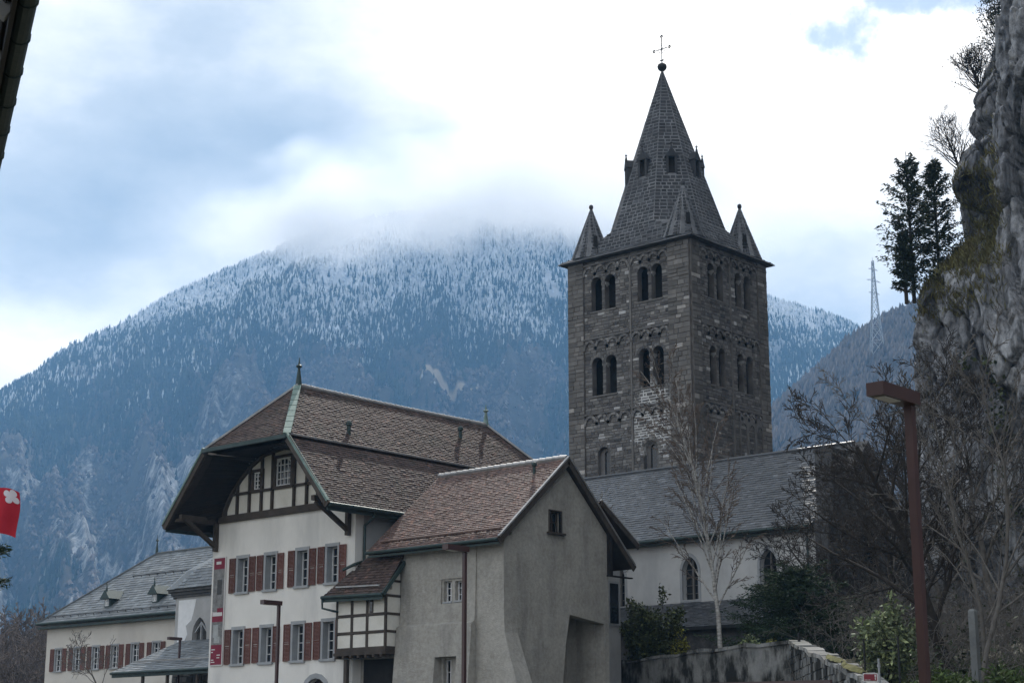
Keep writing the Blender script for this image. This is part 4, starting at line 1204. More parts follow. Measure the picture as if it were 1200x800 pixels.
def house():
    rng = random.Random(31)
    X0, X1, YF, YB = -64.70, -54.86, 51.60, 67.2
    XC = (X0 + X1) / 2
    T = Thing('main_house', (XC, 59, 0), 'large white house with half-hipped tiled roof, arched timber gable and red-brown shutters', 'house')
    up = [(-62.80, -62.08, 9.26, 10.86), (-60.82, -60.10, 9.26, 10.86), (-58.65, -57.93, 9.28, 10.9), (-56.65, -55.95, 9.3, 10.92)]
    lo = [(-62.96, -62.24, 5.98, 7.56), (-60.96, -60.24, 5.98, 7.56), (-58.80, -58.08, 5.98, 7.6), (-56.80, -56.08, 5.98, 7.62)]
    WZ = 12.62
    holes = [rect(a, b, c, d) for a, b, c, d in up + lo]
    door = arch(-57.95, -56.40, 0.0, 5.2, 8)
    g0 = [(-63.0, -62.2, 2.0, 4.0), (-60.9, -60.1, 2.0, 4.0)]
    T.part(MB().panel((0, YF, 0), RX, RZ, -RY, rect(X0, X1, 0, WZ), holes + [door] + [rect(*g) for g in g0], .5), 'wall', M['plaster'])
    T.part(MB().panel((X1, 0, 0), RY, RZ, RX, rect(YF + .51, YB, 0, WZ), [], .45), 'wall', M['plaster_shade'])  # side and back walls take the darker plaster, shade put into the colour
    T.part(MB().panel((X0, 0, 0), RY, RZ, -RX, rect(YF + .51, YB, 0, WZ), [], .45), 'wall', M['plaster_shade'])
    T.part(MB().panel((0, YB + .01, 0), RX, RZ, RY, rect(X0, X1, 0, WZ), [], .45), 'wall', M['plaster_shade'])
    for a, b, c, d in up + lo + g0:
        pane_window(T, 'window', a, b, c, d, YF, .42, 2, 4, .12, M['stone_trim'], True, rng)
    dr = MB().panel((0, YF - .04, 0), RX, RZ, -RY, arch(-58.15, -56.20, 0.0, 5.4, 8), [arch(-57.93, -56.42, 0.01, 5.18, 8)], .14)
    d_ = T.part(dr, 'archway', M['stone_trim'])
    sub(MB().panel((0, YF + .35, 0), RX, RZ, -RY, arch(-57.99, -56.36, 0.0, 5.24, 8), [], .06), 'door_leaf', M['timber'], d_)
    # ---- timber-framed gable under the arch
    yg = YF - .02
    archp = [(-4.10, 12.95), (-3.95, 13.35), (-3.66, 13.85), (-3.0, 14.55), (-2.2, 15.15), (-1.3, 15.58), (0, 15.74)]
    archp = archp + [(-x, z) for x, z in archp[-2::-1]]
    ax = [p[0] for p in archp]; azz = [p[1] for p in archp]
    az_ = lambda x: float(np.interp(x, ax, azz))
    gw = MB().panel((XC, YF + .10, 0), RX, RZ, -RY, [(-4.7, WZ + .005), (4.7, WZ + .005), (2.6, 15.4), (0, 16.2), (-2.6, 15.4)], [], .35)
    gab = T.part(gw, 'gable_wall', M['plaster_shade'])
    posts = [-4.0, -3.17, -2.30, -1.44, -.67, .85, 1.72, 2.47, 3.25, 4.0]
    rail = 13.90
    wins = [(-1.98, -1.50, 13.98, 14.80), (-.40, .64, 13.98, 15.28)]
    rows = [(12.95, rail - .05), (rail + .05, 16.0)]
    for i in range(len(posts) - 1):
        for r_, (za, zb) in enumerate(rows):
            a, b = posts[i] + .06, posts[i + 1] - .06
            xs = np.linspace(a, b, 7)
            tops = [min(zb, az_(x) - .02) for x in xs]
            if max(tops) < za + .08: continue
            poly = [(a, za), (b, za)] + [(x, max(t, za + .01)) for x, t in zip(xs[::-1], tops[::-1])]
            hs = []
            sub_poly = [p for k, p in enumerate(poly) if k < 2 or p[1] > za - 1]
            blockedby = [w for w in wins if a < (w[0] + w[1]) / 2 < b and r_ == 1]
            if blockedby:
                w = blockedby[0]
                hs = [rect(w[0] - .03, w[1] + .03, w[2] - .03, w[3] + .03)]
                if w[0] < a + .03 or w[1] > b - .03: hs = [rect(max(w[0], a + .03), min(w[1], b - .03), w[2], w[3])]
            try:
                T.part(MB().panel((XC, yg, 0), RX, RZ, -RY, sub_poly, hs, .10), 'infill_panel', M['infill'])
            except Exception:
                pass
    def tb(p, q, w=.15, name='timber_beam'):
        T.part(MB().beam((XC + p[0], yg - .05, p[1]), (XC + q[0], yg - .05, q[1]), .14, w, RZ if abs(p[1] - q[1]) < abs(p[0] - q[0]) else RX), name, M['timber'])
    T.part(MB().box(XC - 4.45, XC + 4.45, YF - .16, YF + .1, WZ, WZ + .32), 'sill_beam', M['timber'])
    tb((-3.62, rail), (3.62, rail), .11)
    for p in posts:
        if az_(p) - 12.95 > .2: tb((p, 12.95), (p, az_(p) - .02), .12)
    rim = MB()
    for (xa, za), (xb, zb) in zip(archp[:-1], archp[1:]):
        rim.beam((XC + xa, yg - .07, za), (XC + xb, yg - .07, zb), .2, .17, RZ)
    T.part(rim, 'arch_rim', M['timber'])
    for (a, b, c, d), (nx, nz) in zip(wins, ((2, 4), (4, 4))):
        w = MB()
        for bx_ in ((a - .17, a, c - .1, d + .14), (b, b + .17, c - .1, d + .14), (a, b, d, d + .14), (a, b, c - .1, c)):
            w.box(XC + bx_[0], XC + bx_[1], yg - .13, yg + .02, bx_[2], bx_[3])
        wp = T.part(w, 'gable_window', M['timber'])
        sub(MB().box(XC + a, XC + b, yg + .05, yg + .07, c, d), 'pane', M['glass'], wp)
        s = MB(); lattice(s, lambda x, z, dd: Vector((XC + x, yg - .06 + dd, z)), a, b, c, d, nx, nz, .035, .06, .06)
        if nx == 4:        # arched head
            for k in range(8):
                t0, t1 = math.pi * k / 8, math.pi * (k + 1) / 8
                m_, hw_ = (a + b) / 2, (b - a) / 2 - .02
                s.beam((XC + m_ + hw_ * math.cos(t0), yg - .055, d - .34 + .32 * math.sin(t0)), (XC + m_ + hw_ * math.cos(t1), yg - .055, d - .34 + .32 * math.sin(t1)), .06, .05, RZ)
        sub(s, 'sash', M['white_frame'], wp)
    # ---- roof: ridge along Y, half hips front and back
    Y0 = 49.25; RZ_ = 18.8; HZ = 15.70; EZ = 12.40; hx = 2.85; ex = 5.65
    YA, YE = 52.30, 65.5; Y1 = YE + (YA - Y0)
    L_, Rr = XC - ex, XC + ex
    rf = MB()
    C = lambda x, y, z: Vector((XC + x, y, z))
    th = .20
    slab(rf, [C(hx, Y0, HZ), C(hx, Y1, HZ), C(0, YE, RZ_), C(0, YA, RZ_)], th)
    slab(rf, [C(0, YA, RZ_), C(0, YE, RZ_), C(-hx, Y1, HZ), C(-hx, Y0, HZ)], th)
    slab(rf, [C(-hx, Y0, HZ), C(hx, Y0, HZ), C(0, YA, RZ_)], th)
    slab(rf, [C(hx, Y1, HZ), C(-hx, Y1, HZ), C(0, YE, RZ_)], th)
    d2 = -.10
    slab(rf, [C(hx + .02, Y0, HZ + d2), C(ex, Y0, EZ), C(ex, Y1, EZ), C(hx + .02, Y1, HZ + d2)], th)
    slab(rf, [C(-hx - .02, Y0, HZ + d2), C(-hx - .02, Y1, HZ + d2), C(-ex, Y1, EZ), C(-ex, Y0, EZ)], th)
    roof = T.part(rf, 'roof', M['tile_under'])
    tf = lambda r_, x, s: min(1, max(0, r_.gauss(.48, .2)))
    tw, chh = .175, .150
    tile_slope(T, roof, C(hx, Y0, HZ), C(hx, Y1, HZ), C(0, YE, RZ_), C(0, YA, RZ_), tw, chh, rng, M['tile'], tf=tf)
    tile_slope(T, roof, C(ex, Y0, EZ), C(ex, Y1, EZ), C(hx + .02, Y1, HZ + d2), C(hx + .02, Y0, HZ + d2), tw, chh, rng, M['tile'], tf=tf)
    tile_slope(T, roof, C(-hx, Y0, HZ), C(hx, Y0, HZ), C(0, YA, RZ_), C(0, YA, RZ_), tw, chh, rng, M['tile'], tf=tf)
    tile_slope(T, roof, C(-hx, Y1, HZ), C(-hx, Y0, HZ), C(0, YA, RZ_), C(0, YE, RZ_), .35, .3, rng, M['tile'], tf=tf)
    tile_slope(T, roof, C(-ex, Y1, EZ), C(-ex, Y0, EZ), C(-hx - .02, Y0, HZ + d2), C(-hx - .02, Y1, HZ + d2), .35, .3, rng, M['tile'], tf=tf)
    rt = MB()
    y = YA
    while y < YE - .1:
        rt.tube([C(0, y, RZ_ + .05 - .05 * math.sin((y - YA) / (YE - YA) * 3.14)), C(0, y + .40, RZ_ + .035 - .05 * math.sin((y + .4 - YA) / (YE - YA) * 3.14))], [.14, .125], 8, True, rng.random()); y += .38
    sub(rt, 'ridge_tiles', M['zinc'], roof, kind='stuff')
    hp = MB(); n_ = 9
    for k in range(n_):
        a = C(hx, Y0, HZ).lerp(C(0, YA, RZ_), k / n_); b = C(hx, Y0, HZ).lerp(C(0, YA, RZ_), (k + 1) / n_ - .01)
        hp.beam(a + RZ * .07, b + RZ * .07, .34, .08, RZ)
    sub(hp, 'hip_flashing', M['copper'], roof)
    hp = MB(); hp.beam(C(-hx, Y0, HZ) + RZ * .07, C(0, YA, RZ_) + RZ * .07, .24, .09, RZ)
    sub(hp, 'hip_capping', M['zinc'], roof)
    hp = MB(); hp.beam(C(hx, Y1, HZ) + RZ * .07, C(0, YE, RZ_) + RZ * .07, .24, .09, RZ)
    sub(hp, 'hip_capping', M['zinc'], roof)
    st = MB(); st.beam(C(hx + .02, Y0 + .1, HZ + .06), C(hx + .02, Y1 - .1, HZ + .06), .12, .07, RZ)
    sub(st, 'step_flashing', M['zinc'], roof)
    ev = MB()
    ev.box(XC - hx - .1, XC + hx + .1, Y0 - .16, Y0 - .02, HZ - .16, HZ + .02)
    sub(ev, 'hip_gutter', M['copper_dark'], roof)
    for s_ in (1, -1):      # verge boards and their copper edge
        vb = MB(); vb.beam(C(s_ * (hx + .1), Y0 - .045, HZ - .16), C(s_ * (ex + .04), Y0 - .045, EZ - .10), .06, .34, RZ)
        sub(vb, 'verge_board', M['timber'], roof)
        vb = MB(); vb.beam(C(s_ * (hx + .05), Y0 - .04, HZ + .06), C(s_ * (ex + .06), Y0 - .04, EZ + .07), .16, .10, RZ)
        sub(vb, 'verge_capping', M['copper'], roof)
        gt = MB(); gt.tube([C(s_ * (ex + .09), Y0, EZ - .06), C(s_ * (ex + .09), Y1, EZ - .06)], .10, 8)
        gt.box(XC + s_ * (ex - .05) - .03, XC + s_ * (ex - .05) + .03, Y0 + .02, Y1 - .02, EZ - .30, EZ - .02)
        T.part(gt, 'gutter', M['copper_dark'])
    # boarded arch soffit between the wall and the verge
    so = MB(); n_ = 44
    fx = [(-ex + .12, EZ - .22), (-hx - .1, HZ - .30), (hx + .1, HZ - .30), (ex - .12, EZ - .22)]
    def along(poly, t):
        ls = [math.dist(a, b) for a, b in zip(poly[:-1], poly[1:])]; s = t * sum(ls)
        for (a, b), l in zip(zip(poly[:-1], poly[1:]), ls):
            if s <= l + 1e-9: return (a[0] + (b[0] - a[0]) * s / l, a[1] + (b[1] - a[1]) * s / l)
            s -= l
        return poly[-1]
    for k in range(n_):
        t0, t1 = k / n_, (k + 1) / n_ - .003
        f0, f1 = along(fx, t0), along(fx, t1); b0, b1 = along(archp, t0), along(archp, t1)
        o_ = .012 * (k % 2)
        so.add([C(f0[0], Y0 + .05, f0[1] + o_), C(f1[0], Y0 + .05, f1[1] + o_), C(b1[0], YF - .05, b1[1] + o_), C(b0[0], YF - .05, b0[1] + o_)], [(0, 1, 2, 3)], rng.random())
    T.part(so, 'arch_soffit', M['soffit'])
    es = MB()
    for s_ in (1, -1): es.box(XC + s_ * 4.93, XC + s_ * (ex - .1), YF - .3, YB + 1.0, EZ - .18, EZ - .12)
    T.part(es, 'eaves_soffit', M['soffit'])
    # brackets
    for x, s_ in ((X1 - .36, 1), (X0 + .30, -1)):
        bk = MB()
        bk.beam((x, YF - .12, 11.3), (x, YF - .12, 12.9), .2, .2, RX)
        bk.beam((x, YF - .18, 11.55), (x - .05 * s_, Y0 + .35, 12.62), .17, .2, RX)
        bk.beam((x, YF, 12.74), (x, Y0 + .1, 12.74), .2, .22, RZ)
        T.part(bk, 'bracket', M['timber'])
    bp = MB().box(X0 - .5, X0 + .35, Y0 + .2, YF - .3, 12.55, 12.7)
    T.part(bp, 'eaves_plate', M['timber'])
    for y, z in ((YA + .05, RZ_ + .05), (YE - .02, RZ_ + .02)):
        f = MB(); finial(f, (XC, y, z), 1.35 if y < 60 else 1.15, .16)
        T.part(f, 'roof_spike', M['copper_dark'] if y < 60 else M['copper'])
    for (sx_, y) in ((1.15, 62.3), (2.2, 53.6)):     # vent pipes
        z = RZ_ - sx_ * (RZ_ - HZ) / hx
        v = MB(); v.lathe((XC + sx_, y, z - .1), [(.09, 0), (.09, .5), (.14, .52), (.14, .66), (.05, .75)], 8)
        T.part(v, 'vent_pipe', M['copper_dark'])
    sk_a = C(3.0, 60.9, 0); 
    sl = MB(); p0 = C(3.1, 60.7, HZ + d2 - .08 * 1.18 + .14); dn = Vector((ex - hx, 0, EZ - HZ)).normalized()
    p0 = C(hx + .35, 61.6, HZ + d2 - .35 * (HZ + d2 - EZ) / (ex - hx) + .09)
    sl.beam(p0, p0 + dn * .95, .7, .12, Vector((.75, 0, .66)))
    T.part(sl, 'skylight', M['copper'])
    dp = MB()
    dp.tube([(X1 + .78, YF + .4, EZ - .12), (X1 + .7, YF + .45, EZ - .35), (X1 + .12, YF + .45, EZ - .65), (X1 + .12, YF + .45, 10.2), (X1 + .05, YF - .06, 10.0), (X1 - .4, YF - .35, 9.75)], .065, 8)
    T.part(dp, 'downpipe', M['copper_dark'])
    # printed banner hung between the corner and the first windows
    bn = MB(); a, b = -64.50, -63.70
    bn.box(a - .05, b + .05, YF - .06, YF - .012, 5.95, 11.02)
    ban = T.part(bn, 'banner', M['white_sign'])
    def strip(z0, z1, m, x0=a, x1=b, e=.066, nm='printed_field'):
        sub(MB().box(x0, x1, YF - e, YF - .05, z0, z1), nm, m, ban)
    strip(10.45, 10.97, M['banner_red']); strip(8.45, 10.45, M['banner_grey']); strip(7.98, 8.43, M['banner_red']); strip(8.43, 8.62, M['banner_red'], a + .36, b, .068)
    strip(6.92, 7.98, M['banner_grey']); strip(6.0, 6.92, M['banner_red'])
    strip(9.25, 9.95, M['banner_dark'], a + .30, b - .16, .070); strip(7.25, 7.85, M['banner_light'], a + .12, a + .48, .070); strip(7.0, 7.3, M['banner_light'], a + .2, a + .62, .0705)
    strip(8.25, 8.42, M['white_sign'], a + .03, b - .06, .070)
    for (x, z, w) in ((.18, 10.68, .36), (.05, 6.68, .26), (.05, 6.56, .12), (.46, 6.42, .24), (.46, 6.30, .20), (.05, 6.20, .18), (.05, 6.10, .26)):
        strip(z, z + .045 if z < 10 else z + .13, M['white_sign'], a + x, a + x + w, .072, 'lettering')
house()

# ------------------------------------------------------------------ grey annex and its oriel
def annex():
    rng = random.Random(41)
    XL, XR, YF, YB = -54.84, -46.53, 52.10, 58.95
    YR, RZ_, EF, EB = 56.0, 14.30, 10.45, 10.02
    yE, yEB = 51.50, 60.55
    T = Thing('annex', (-50, 55.5, 0), 'rough grey rendered annex with steep reddish tiled gable roof beside the white house', 'house')
    zf = EF + (YF - yE) * (RZ_ - EF) / (YR - yE) - .3
    zb = EB + (yEB - YB) * (RZ_ - EB) / (yEB - YR) - .3
    wn = [(-49.93, -49.45, 8.10, 8.97), (-49.27, -48.86, 8.12, 8.94), (-49.90, -49.44, 4.2, 5.74)]
    T.part(MB().panel((0, YF, 0), RX, RZ, -RY, rect(XL, XR, 0, zf), [rect(*w) for w in wn], .45), 'wall', M['render'])
    rec = [(55.70, 4.0), (58.60, 4.0), (58.62, 7.40), (56.30, 7.66), (56.05, 6.6)]
    gwin = rect(54.98, 55.72, 11.05, 11.95)
    T.part(MB().panel((XR, 0, 0), RY, RZ, RX, [(YF + .46, 0), (YB, 0), (YB, zb), (YR, RZ_ - .34), (YF + .46, zf + .32)], [rec, gwin], .5), 'gable_wall', M['render'])
    T.part(MB().panel((0, YB, 0), RX, RZ, RY, rect(XL, XR - .51, 0, zb), [], .4), 'wall', M['render'])
    rc_ = MB()     # splayed niche behind the gable wall opening
    rc_.add([(XR - .5, 55.6, 4), (XR - 1.5, 57.9, 4), (XR - 1.5, 57.9, 7.7), (XR - .5, 55.95, 7.7), (XR - 1.5, 58.7, 4), (XR - .5, 58.7, 4), (XR - .5, 58.7, 7.7), (XR - 1.5, 58.7, 7.7)],
            [(0, 1, 2, 3), (1, 4, 7, 2), (4, 5, 6, 7), (3, 2, 7, 6)])
    T.part(rc_, 'niche', M['render'])
    for a, b, c, d in wn:
        w = T.part(MB().box(a - .02, b + .02, YF - .05, YF + .38, c - .06, c + .012), 'window', M['stone_trim'])
        sub(MB().box(a, b, YF + .34, YF + .36, c, d), 'pane', M['glass'], w)
        s = MB(); lattice(s, lambda x, z, dd: Vector((x, YF + .20 + dd, z)), a, b, c, d, 2, 3, .028, .05, .05); sub(s, 'sash', M['white_frame'], w)
    gw = MB()
    for q in ((54.92, 54.98, 11.0, 12.0), (55.72, 55.78, 11.0, 12.0), (54.98, 55.72, 11.95, 12.0)): gw.box(XR - .1, XR + .05, q[0], q[1], q[2], q[3])
    gw.box(XR - .1, XR + .16, 54.8, 55.9, 10.95, 11.04)
    g = T.part(gw, 'gable_window', M['timber'])
    sub(MB().box(XR - .32, XR - .3, 54.98, 55.72, 11.05, 11.95), 'pane', M['glass'], g)
    s = MB(); lattice(s, lambda x, z, dd: Vector((XR - .22 + dd, x, z)), 54.98, 55.72, 11.05, 11.95, 2, 2, .035, .05, .06); sub(s, 'sash', M['timber'], g)
    # thicker battered left half of the front wall and the flared corner pier
    bt = MB()
    prof = [(YF - .04, zf - .05), (YF - .06, 8.6), (YF - .12, 7.25), (YF - .30, 7.15), (YF - .55, 4.2), (YF - .8, 0)]
    xl, xr = -52.4, -48.05
    holes_b = wn
    segs = [(xl, -50.0), (-49.38, -49.33), (-48.80, xr)]
    for (p, q) in ((xl, -50.02), (-48.78, xr)):
        vs = [(p, y, z) for y, z in prof] + [(q, y, z) for y, z in prof] + [(p, YF + .01, zf - .05), (p, YF + .01, 0), (q, YF + .01, zf - .05), (q, YF + .01, 0)]
        k = len(prof)
        fs = [(i, i + 1, k + i + 1, k + i) for i in range(k - 1)] + [tuple([2 * k] + list(range(k)) + [2 * k + 1]), tuple([2 * k + 3] + list(range(2 * k - 1, k - 1, -1)) + [2 * k + 2])]
        bt.add(vs, fs)
    for (za, zb_) in ((0, 4.12), (5.82, 8.02), (9.05, zf - .05)):       # strip between, left open at the windows
        pr = [p for p in prof]
        ys = lambda z: float(np.interp(z, [p[1] for p in prof[::-1]], [p[0] for p in prof[::-1]]))
        zz = sorted({za, zb_, *[p[1] for p in prof if za < p[1] < zb_]})
        for z0, z1 in zip(zz[:-1], zz[1:]):
            bt.add([(-50.02, ys(z0 + .001), z0), (-48.78, ys(z0 + .001), z0), (-48.78, ys(z1 - .001), z1), (-50.02, ys(z1 - .001), z1)], [(0, 1, 2, 3)])
    T.part(bt, 'battered_wall', M['render'])
    bu = MB()
    pf = [(10.2, XR + .02), (7.1, XR + .05), (6.7, XR + .10), (5.8, XR + .42), (4.7, XR + .85), (3.0, XR + 1.3), (0, XR + 1.9)]
    k = len(pf)
    y0_, y1_ = YF - .05, YF + .75
    vs = [(-47.0, y0_, z) for z, x in pf] + [(x, y0_ - (.0 if z > 7 else (7 - z) * .06), z) for z, x in pf] + [(x, y1_, z) for z, x in pf]
    fs = [(i, i + 1, k + i + 1, k + i) for i in range(k - 1)] + [(k + i, k + i + 1, 2 * k + i + 1, 2 * k + i) for i in range(k - 1)]
    vs += [(-47.0, YF + .1, z) for z, x in pf]
    fs += [(3 * k + i, 3 * k + i + 1, i + 1, i) for i in range(k - 1)] + [(0, k, 2 * k, 3 * k)]
    vs += [(XR - .2, y1_, z) for z, x in pf]
    fs += [(2 * k + i, 2 * k + i + 1, 4 * k + i + 1, 4 * k + i) for i in range(k - 1)]
    bu.add(vs, fs)
    T.part(bu, 'corner_buttress', M['render'])
    # roof
    xv0, xv1 = -54.0, -46.32
    rf = MB()
    slab(rf, [(xv0, yE, EF), (xv1, yE, EF), (xv1, YR, RZ_), (xv0, YR, RZ_)], .18)
    slab(rf, [(xv0, YR, RZ_), (xv1, YR, RZ_), (xv1, yEB, EB), (xv0, yEB, EB)], .18)
    r = T.part(rf, 'roof', M['tile_under'])
    tf = lambda r_, x, s: min(1, max(0, r_.gauss(.52, .22)))
    tile_slope(T, r, (xv0, yE, EF), (xv1, yE, EF), (xv1, YR, RZ_), (xv0, YR, RZ_), .175, .150, rng, M['tile_annex'], tf=tf)
    tile_slope(T, r, (xv1, yEB, EB), (xv0, yEB, EB), (xv0, YR, RZ_), (xv1, YR, RZ_), .35, .3, rng, M['tile_annex'], tf=tf)
    rt = MB(); x = xv0
    while x < xv1 - .1:
        rt.tube([(x, YR, RZ_ + .05), (x + .40, YR, RZ_ + .03)], [.13, .115], 8, True, rng.random()); x += .38
    sub(rt, 'ridge_tiles', M['zinc'], r, kind='stuff')
    us = Vector((0, YR - yE, RZ_ - EF)).normalized(); n = RX.cross(us).normalized()
    sg = MB(); q = Vector((0, yE, EF)) + us * .55 + n * .13
    sg.tube([q + RX * (xv0 + .5), q + RX * (xv1 - .15)], .055, 7)
    for x in np.arange(xv0 + .7, xv1 - .2, .9): sg.beam(q + RX * float(x), q + RX * float(x) - n * .14, .03, .05, us)
    T.part(sg, 'snow_guard', M['tile_annex'])
    gt = MB(); gt.tube([(xv0, yE - .07, EF - .05), (xv1 + .02, yE - .07, EF - .05)], .07, 8); gt.box(xv0, xv1, yE + .03, yE + .07, EF - .24, EF - .16)
    T.part(gt, 'gutter', M['copper_dark'])
    for e, ez_ in ((yE, EF), (yEB, EB)):
        vb = MB(); vb.beam((xv1 + .03, YR, RZ_ - .12), (xv1 + .03, e, ez_ - .12), .05, .30, RZ); sub(vb, 'verge_board', M['timber'], r)
        vc = MB(); vc.beam((xv1 + .03, YR, RZ_ + .06), (xv1 + .03, e, ez_ + .06), .12, .07, RZ); sub(vc, 'verge_capping', M['zinc'], r)
    ef = MB(); ef.box(XR + .02, xv1, YB - .15, yEB - .1, EB - .55, EB - .5); ef.box(XR + .02, xv1 - .02, YB - .1, YB + .1, EB - .5, zb + .3)
    T.part(ef, 'eaves_box', M['soffit'])
    v = MB(); z = RZ_ - .45 * (RZ_ - EF) / (YR - yE); v.lathe((-47.6, YR - .75, RZ_ - .72), [(.07, 0), (.07, .42), (.12, .44), (.12, .56), (.04, .62)], 8)
    T.part(v, 'vent_pipe', M['copper_dark'])
annex()

def oriel():
    rng = random.Random(51)
    XL, XR, YO, YW = -55.55, -52.45, 51.20, 52.08
    T = Thing('oriel', (-54, 51.6, 6), 'small half-timbered oriel with tiled lean-to roof in the corner between house and annex', 'oriel')
    zb, zt = 6.28, 8.46
    T.part(MB().box(XL + .05, XR - .05, YO + .10, 51.58, zb, zt + .3), 'core_wall', M['infill'])
    T.part(MB().box(-54.8, XR - .05, 51.585, YW, zb, zt + 1.0), 'core_wall', M['infill'])
    xs = [XL, XL + 1.0, XL + 1.95, XR]
    zs = [zb, zb + .68, zb + 1.42, zt]
    for i in range(3):
        for j in range(3):
            T.part(MB().box(xs[i] + .07, xs[i + 1] - .07, YO + .03, YO + .11, zs[j] + .07, zs[j + 1] - .05), 'infill_panel', M['infill'])
    for j in range(4):
        z = zs[j]; T.part(MB().box(XL, XR, YO, YO + .09, z - (.02 if j else .10), z + .09), 'timber_beam', M['timber'])
        T.part(MB().box(XR - .09, XR, YO + .095, YW, z - (.02 if j else .10), z + .09), 'timber_beam', M['timber'])
    T.part(MB().box(XR - .09, XR - .01, YO + .095, YW, zt + .62, zt + .72), 'timber_beam', M['timber'])
    for i in range(4):
        x = xs[i]; w = .07 if i in (1, 2) else .10
        for j in range(3):
            T.part(MB().box(max(XL + .002, x - w), min(XR + .004, x + w), YO - .004, YO + .085, zs[j] + .092, zs[j + 1] - .022), 'timber_post', M['timber'])
    for j in range(3):
        T.part(MB().box(XR - .06, XR - .02, YO + .1, YW - .01, zs[j] + .09, zs[j + 1] - .02), 'infill_panel', M['infill'])
    w = T.part(MB().box(-53.45, -53.24, YO - .012, YO + .06, zs[2] + .1, zt - .03), 'slit_window', M['timber'])
    sub(MB().box(-53.41, -53.28, YO - .016, YO - .010, zs[2] + .14, zt - .07), 'pane', M['glass'], w)
    # floor joists
    T.part(MB().box(XL - .06, XR + .06, YO - .06, YW, zb - .24, zb - .11), 'floor_beam', M['timber'])
    for k in range(7):
        x = XL + .15 + k * (XR - XL - .3) / 6
        T.part(MB().box(x - .06, x + .06, YO - .12, 51.55, zb - .36, zb - .245), 'joist', M['timber'])
    # passage below
    ps = MB(); ps.box(XL + .5, XL + .68, YO + .05, YO + .23, 0, zb - .38)
    T.part(ps, 'timber_post', M['timber'])
    T.part(MB().box(-54.6, -52.6, 52.02, 52.06, 0, 5.9), 'passage_panel', M['void'])  # near-black panel closing the passage
    # roof: lean-to with a hip towards the house wall
    e0, e1 = Vector((-56.0, 50.80, 8.60)), Vector((-52.28, 50.80, 8.52)); t1, t0 = Vector((-52.24, 52.06, 9.98)), Vector((-54.55, 52.06, 10.30))
    rf = MB(); slab(rf, [e0, e1, t1, t0], .14)
    m_ = e0.lerp(t0, .62)
    rf.add([e0, m_, Vector((-56.0, 51.58, 8.6))], [(0, 1, 2)]); rf.add([m_, Vector((-55.2, 51.58, m_.z)), Vector((-56.0, 51.58, 8.6))], [(0, 1, 2)])
    r = T.part(rf, 'roof', M['tile_under'])
    tile_slope(T, r, e0, e1, t1, t0, .175, .15, rng, M['tile'], lift=.04, tf=lambda r_, x, s: min(1, max(0, r_.gauss(.42, .18))))
    us = (t1 - e1).normalized(); n = RX.cross(us).normalized()
    sg = MB(); q = us * .40 + n * .12; sg.tube([e0 + q + RX * .65, e1 + q - RX * .35], .045, 7)
    T.part(sg, 'snow_guard', M['zinc'])
    gt = MB(); gt.tube([e0 + Vector((0, -.07, -.04)), e1 + Vector((.05, -.07, -.04))], .08, 8); gt.beam(e0 + Vector((0, 0, -.16)), e1 + Vector((0, 0, -.16)), .06, .16, RZ)
    gt.tube([e0 + Vector((.05, -.07, -.06)), e0 + Vector((.05, -.05, -.5)), e0 + Vector((.5, .15, -.62)), e0 + Vector((.55, .6, -.66))], .05, 7)
    T.part(gt, 'gutter', M['copper_dark'])
    vb = MB(); vb.beam(e1 + Vector((.04, 0, -.03)), t1 + Vector((.04, 0, -.03)), .10, .16, RZ); T.part(vb, 'verge_board', M['copper_dark'])
oriel()
# ------------------------------------------------------------------ buildings behind and to the left
def outbuilding():
    rng = random.Random(61)
    T = Thing('outbuilding', (-51, 62, 4), 'low outbuilding with tiled roof edge peeping out behind the grey annex gable', 'outbuilding')
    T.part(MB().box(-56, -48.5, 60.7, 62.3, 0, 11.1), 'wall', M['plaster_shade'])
    rf = MB(); slab(rf, [(-56, 60.2, 13.05), (-47.9, 60.2, 13.05), (-47.9, 62.9, 11.3), (-56, 62.9, 11.3)], .16)
    slab(rf, [(-56, 60.2, 13.05), (-47.9, 60.2, 13.05), (-47.9, 59.2, 12.4), (-56, 59.2, 12.4)], .16)
    r = T.part(rf, 'roof', M['tile_under'])
    tile_slope(T, r, (-47.9, 62.9, 11.31), (-56, 62.9, 11.31), (-56, 60.2, 13.06), (-47.9, 60.2, 13.06), .3, .2, rng, M['tile'])
    vb = MB(); vb.beam((-47.86, 60.2, 12.98), (-47.86, 62.95, 11.2), .06, .26, RZ); sub(vb, 'verge_board', M['timber'], r)
    vc = MB(); vc.tube([(-47.88, 60.2, 13.12), (-47.88, 62.95, 11.36)], .06, 6); sub(vc, 'verge_capping', M['zinc'], r)
    w = T.part(MB().box(-48.49, -48.42, 61.35, 62.15, 7.6, 9.6), 'window', M['stone_trim'])
    sub(MB().box(-48.45, -48.40, 61.45, 62.05, 7.7, 9.5), 'pane', M['glass'], w)
outbuilding()

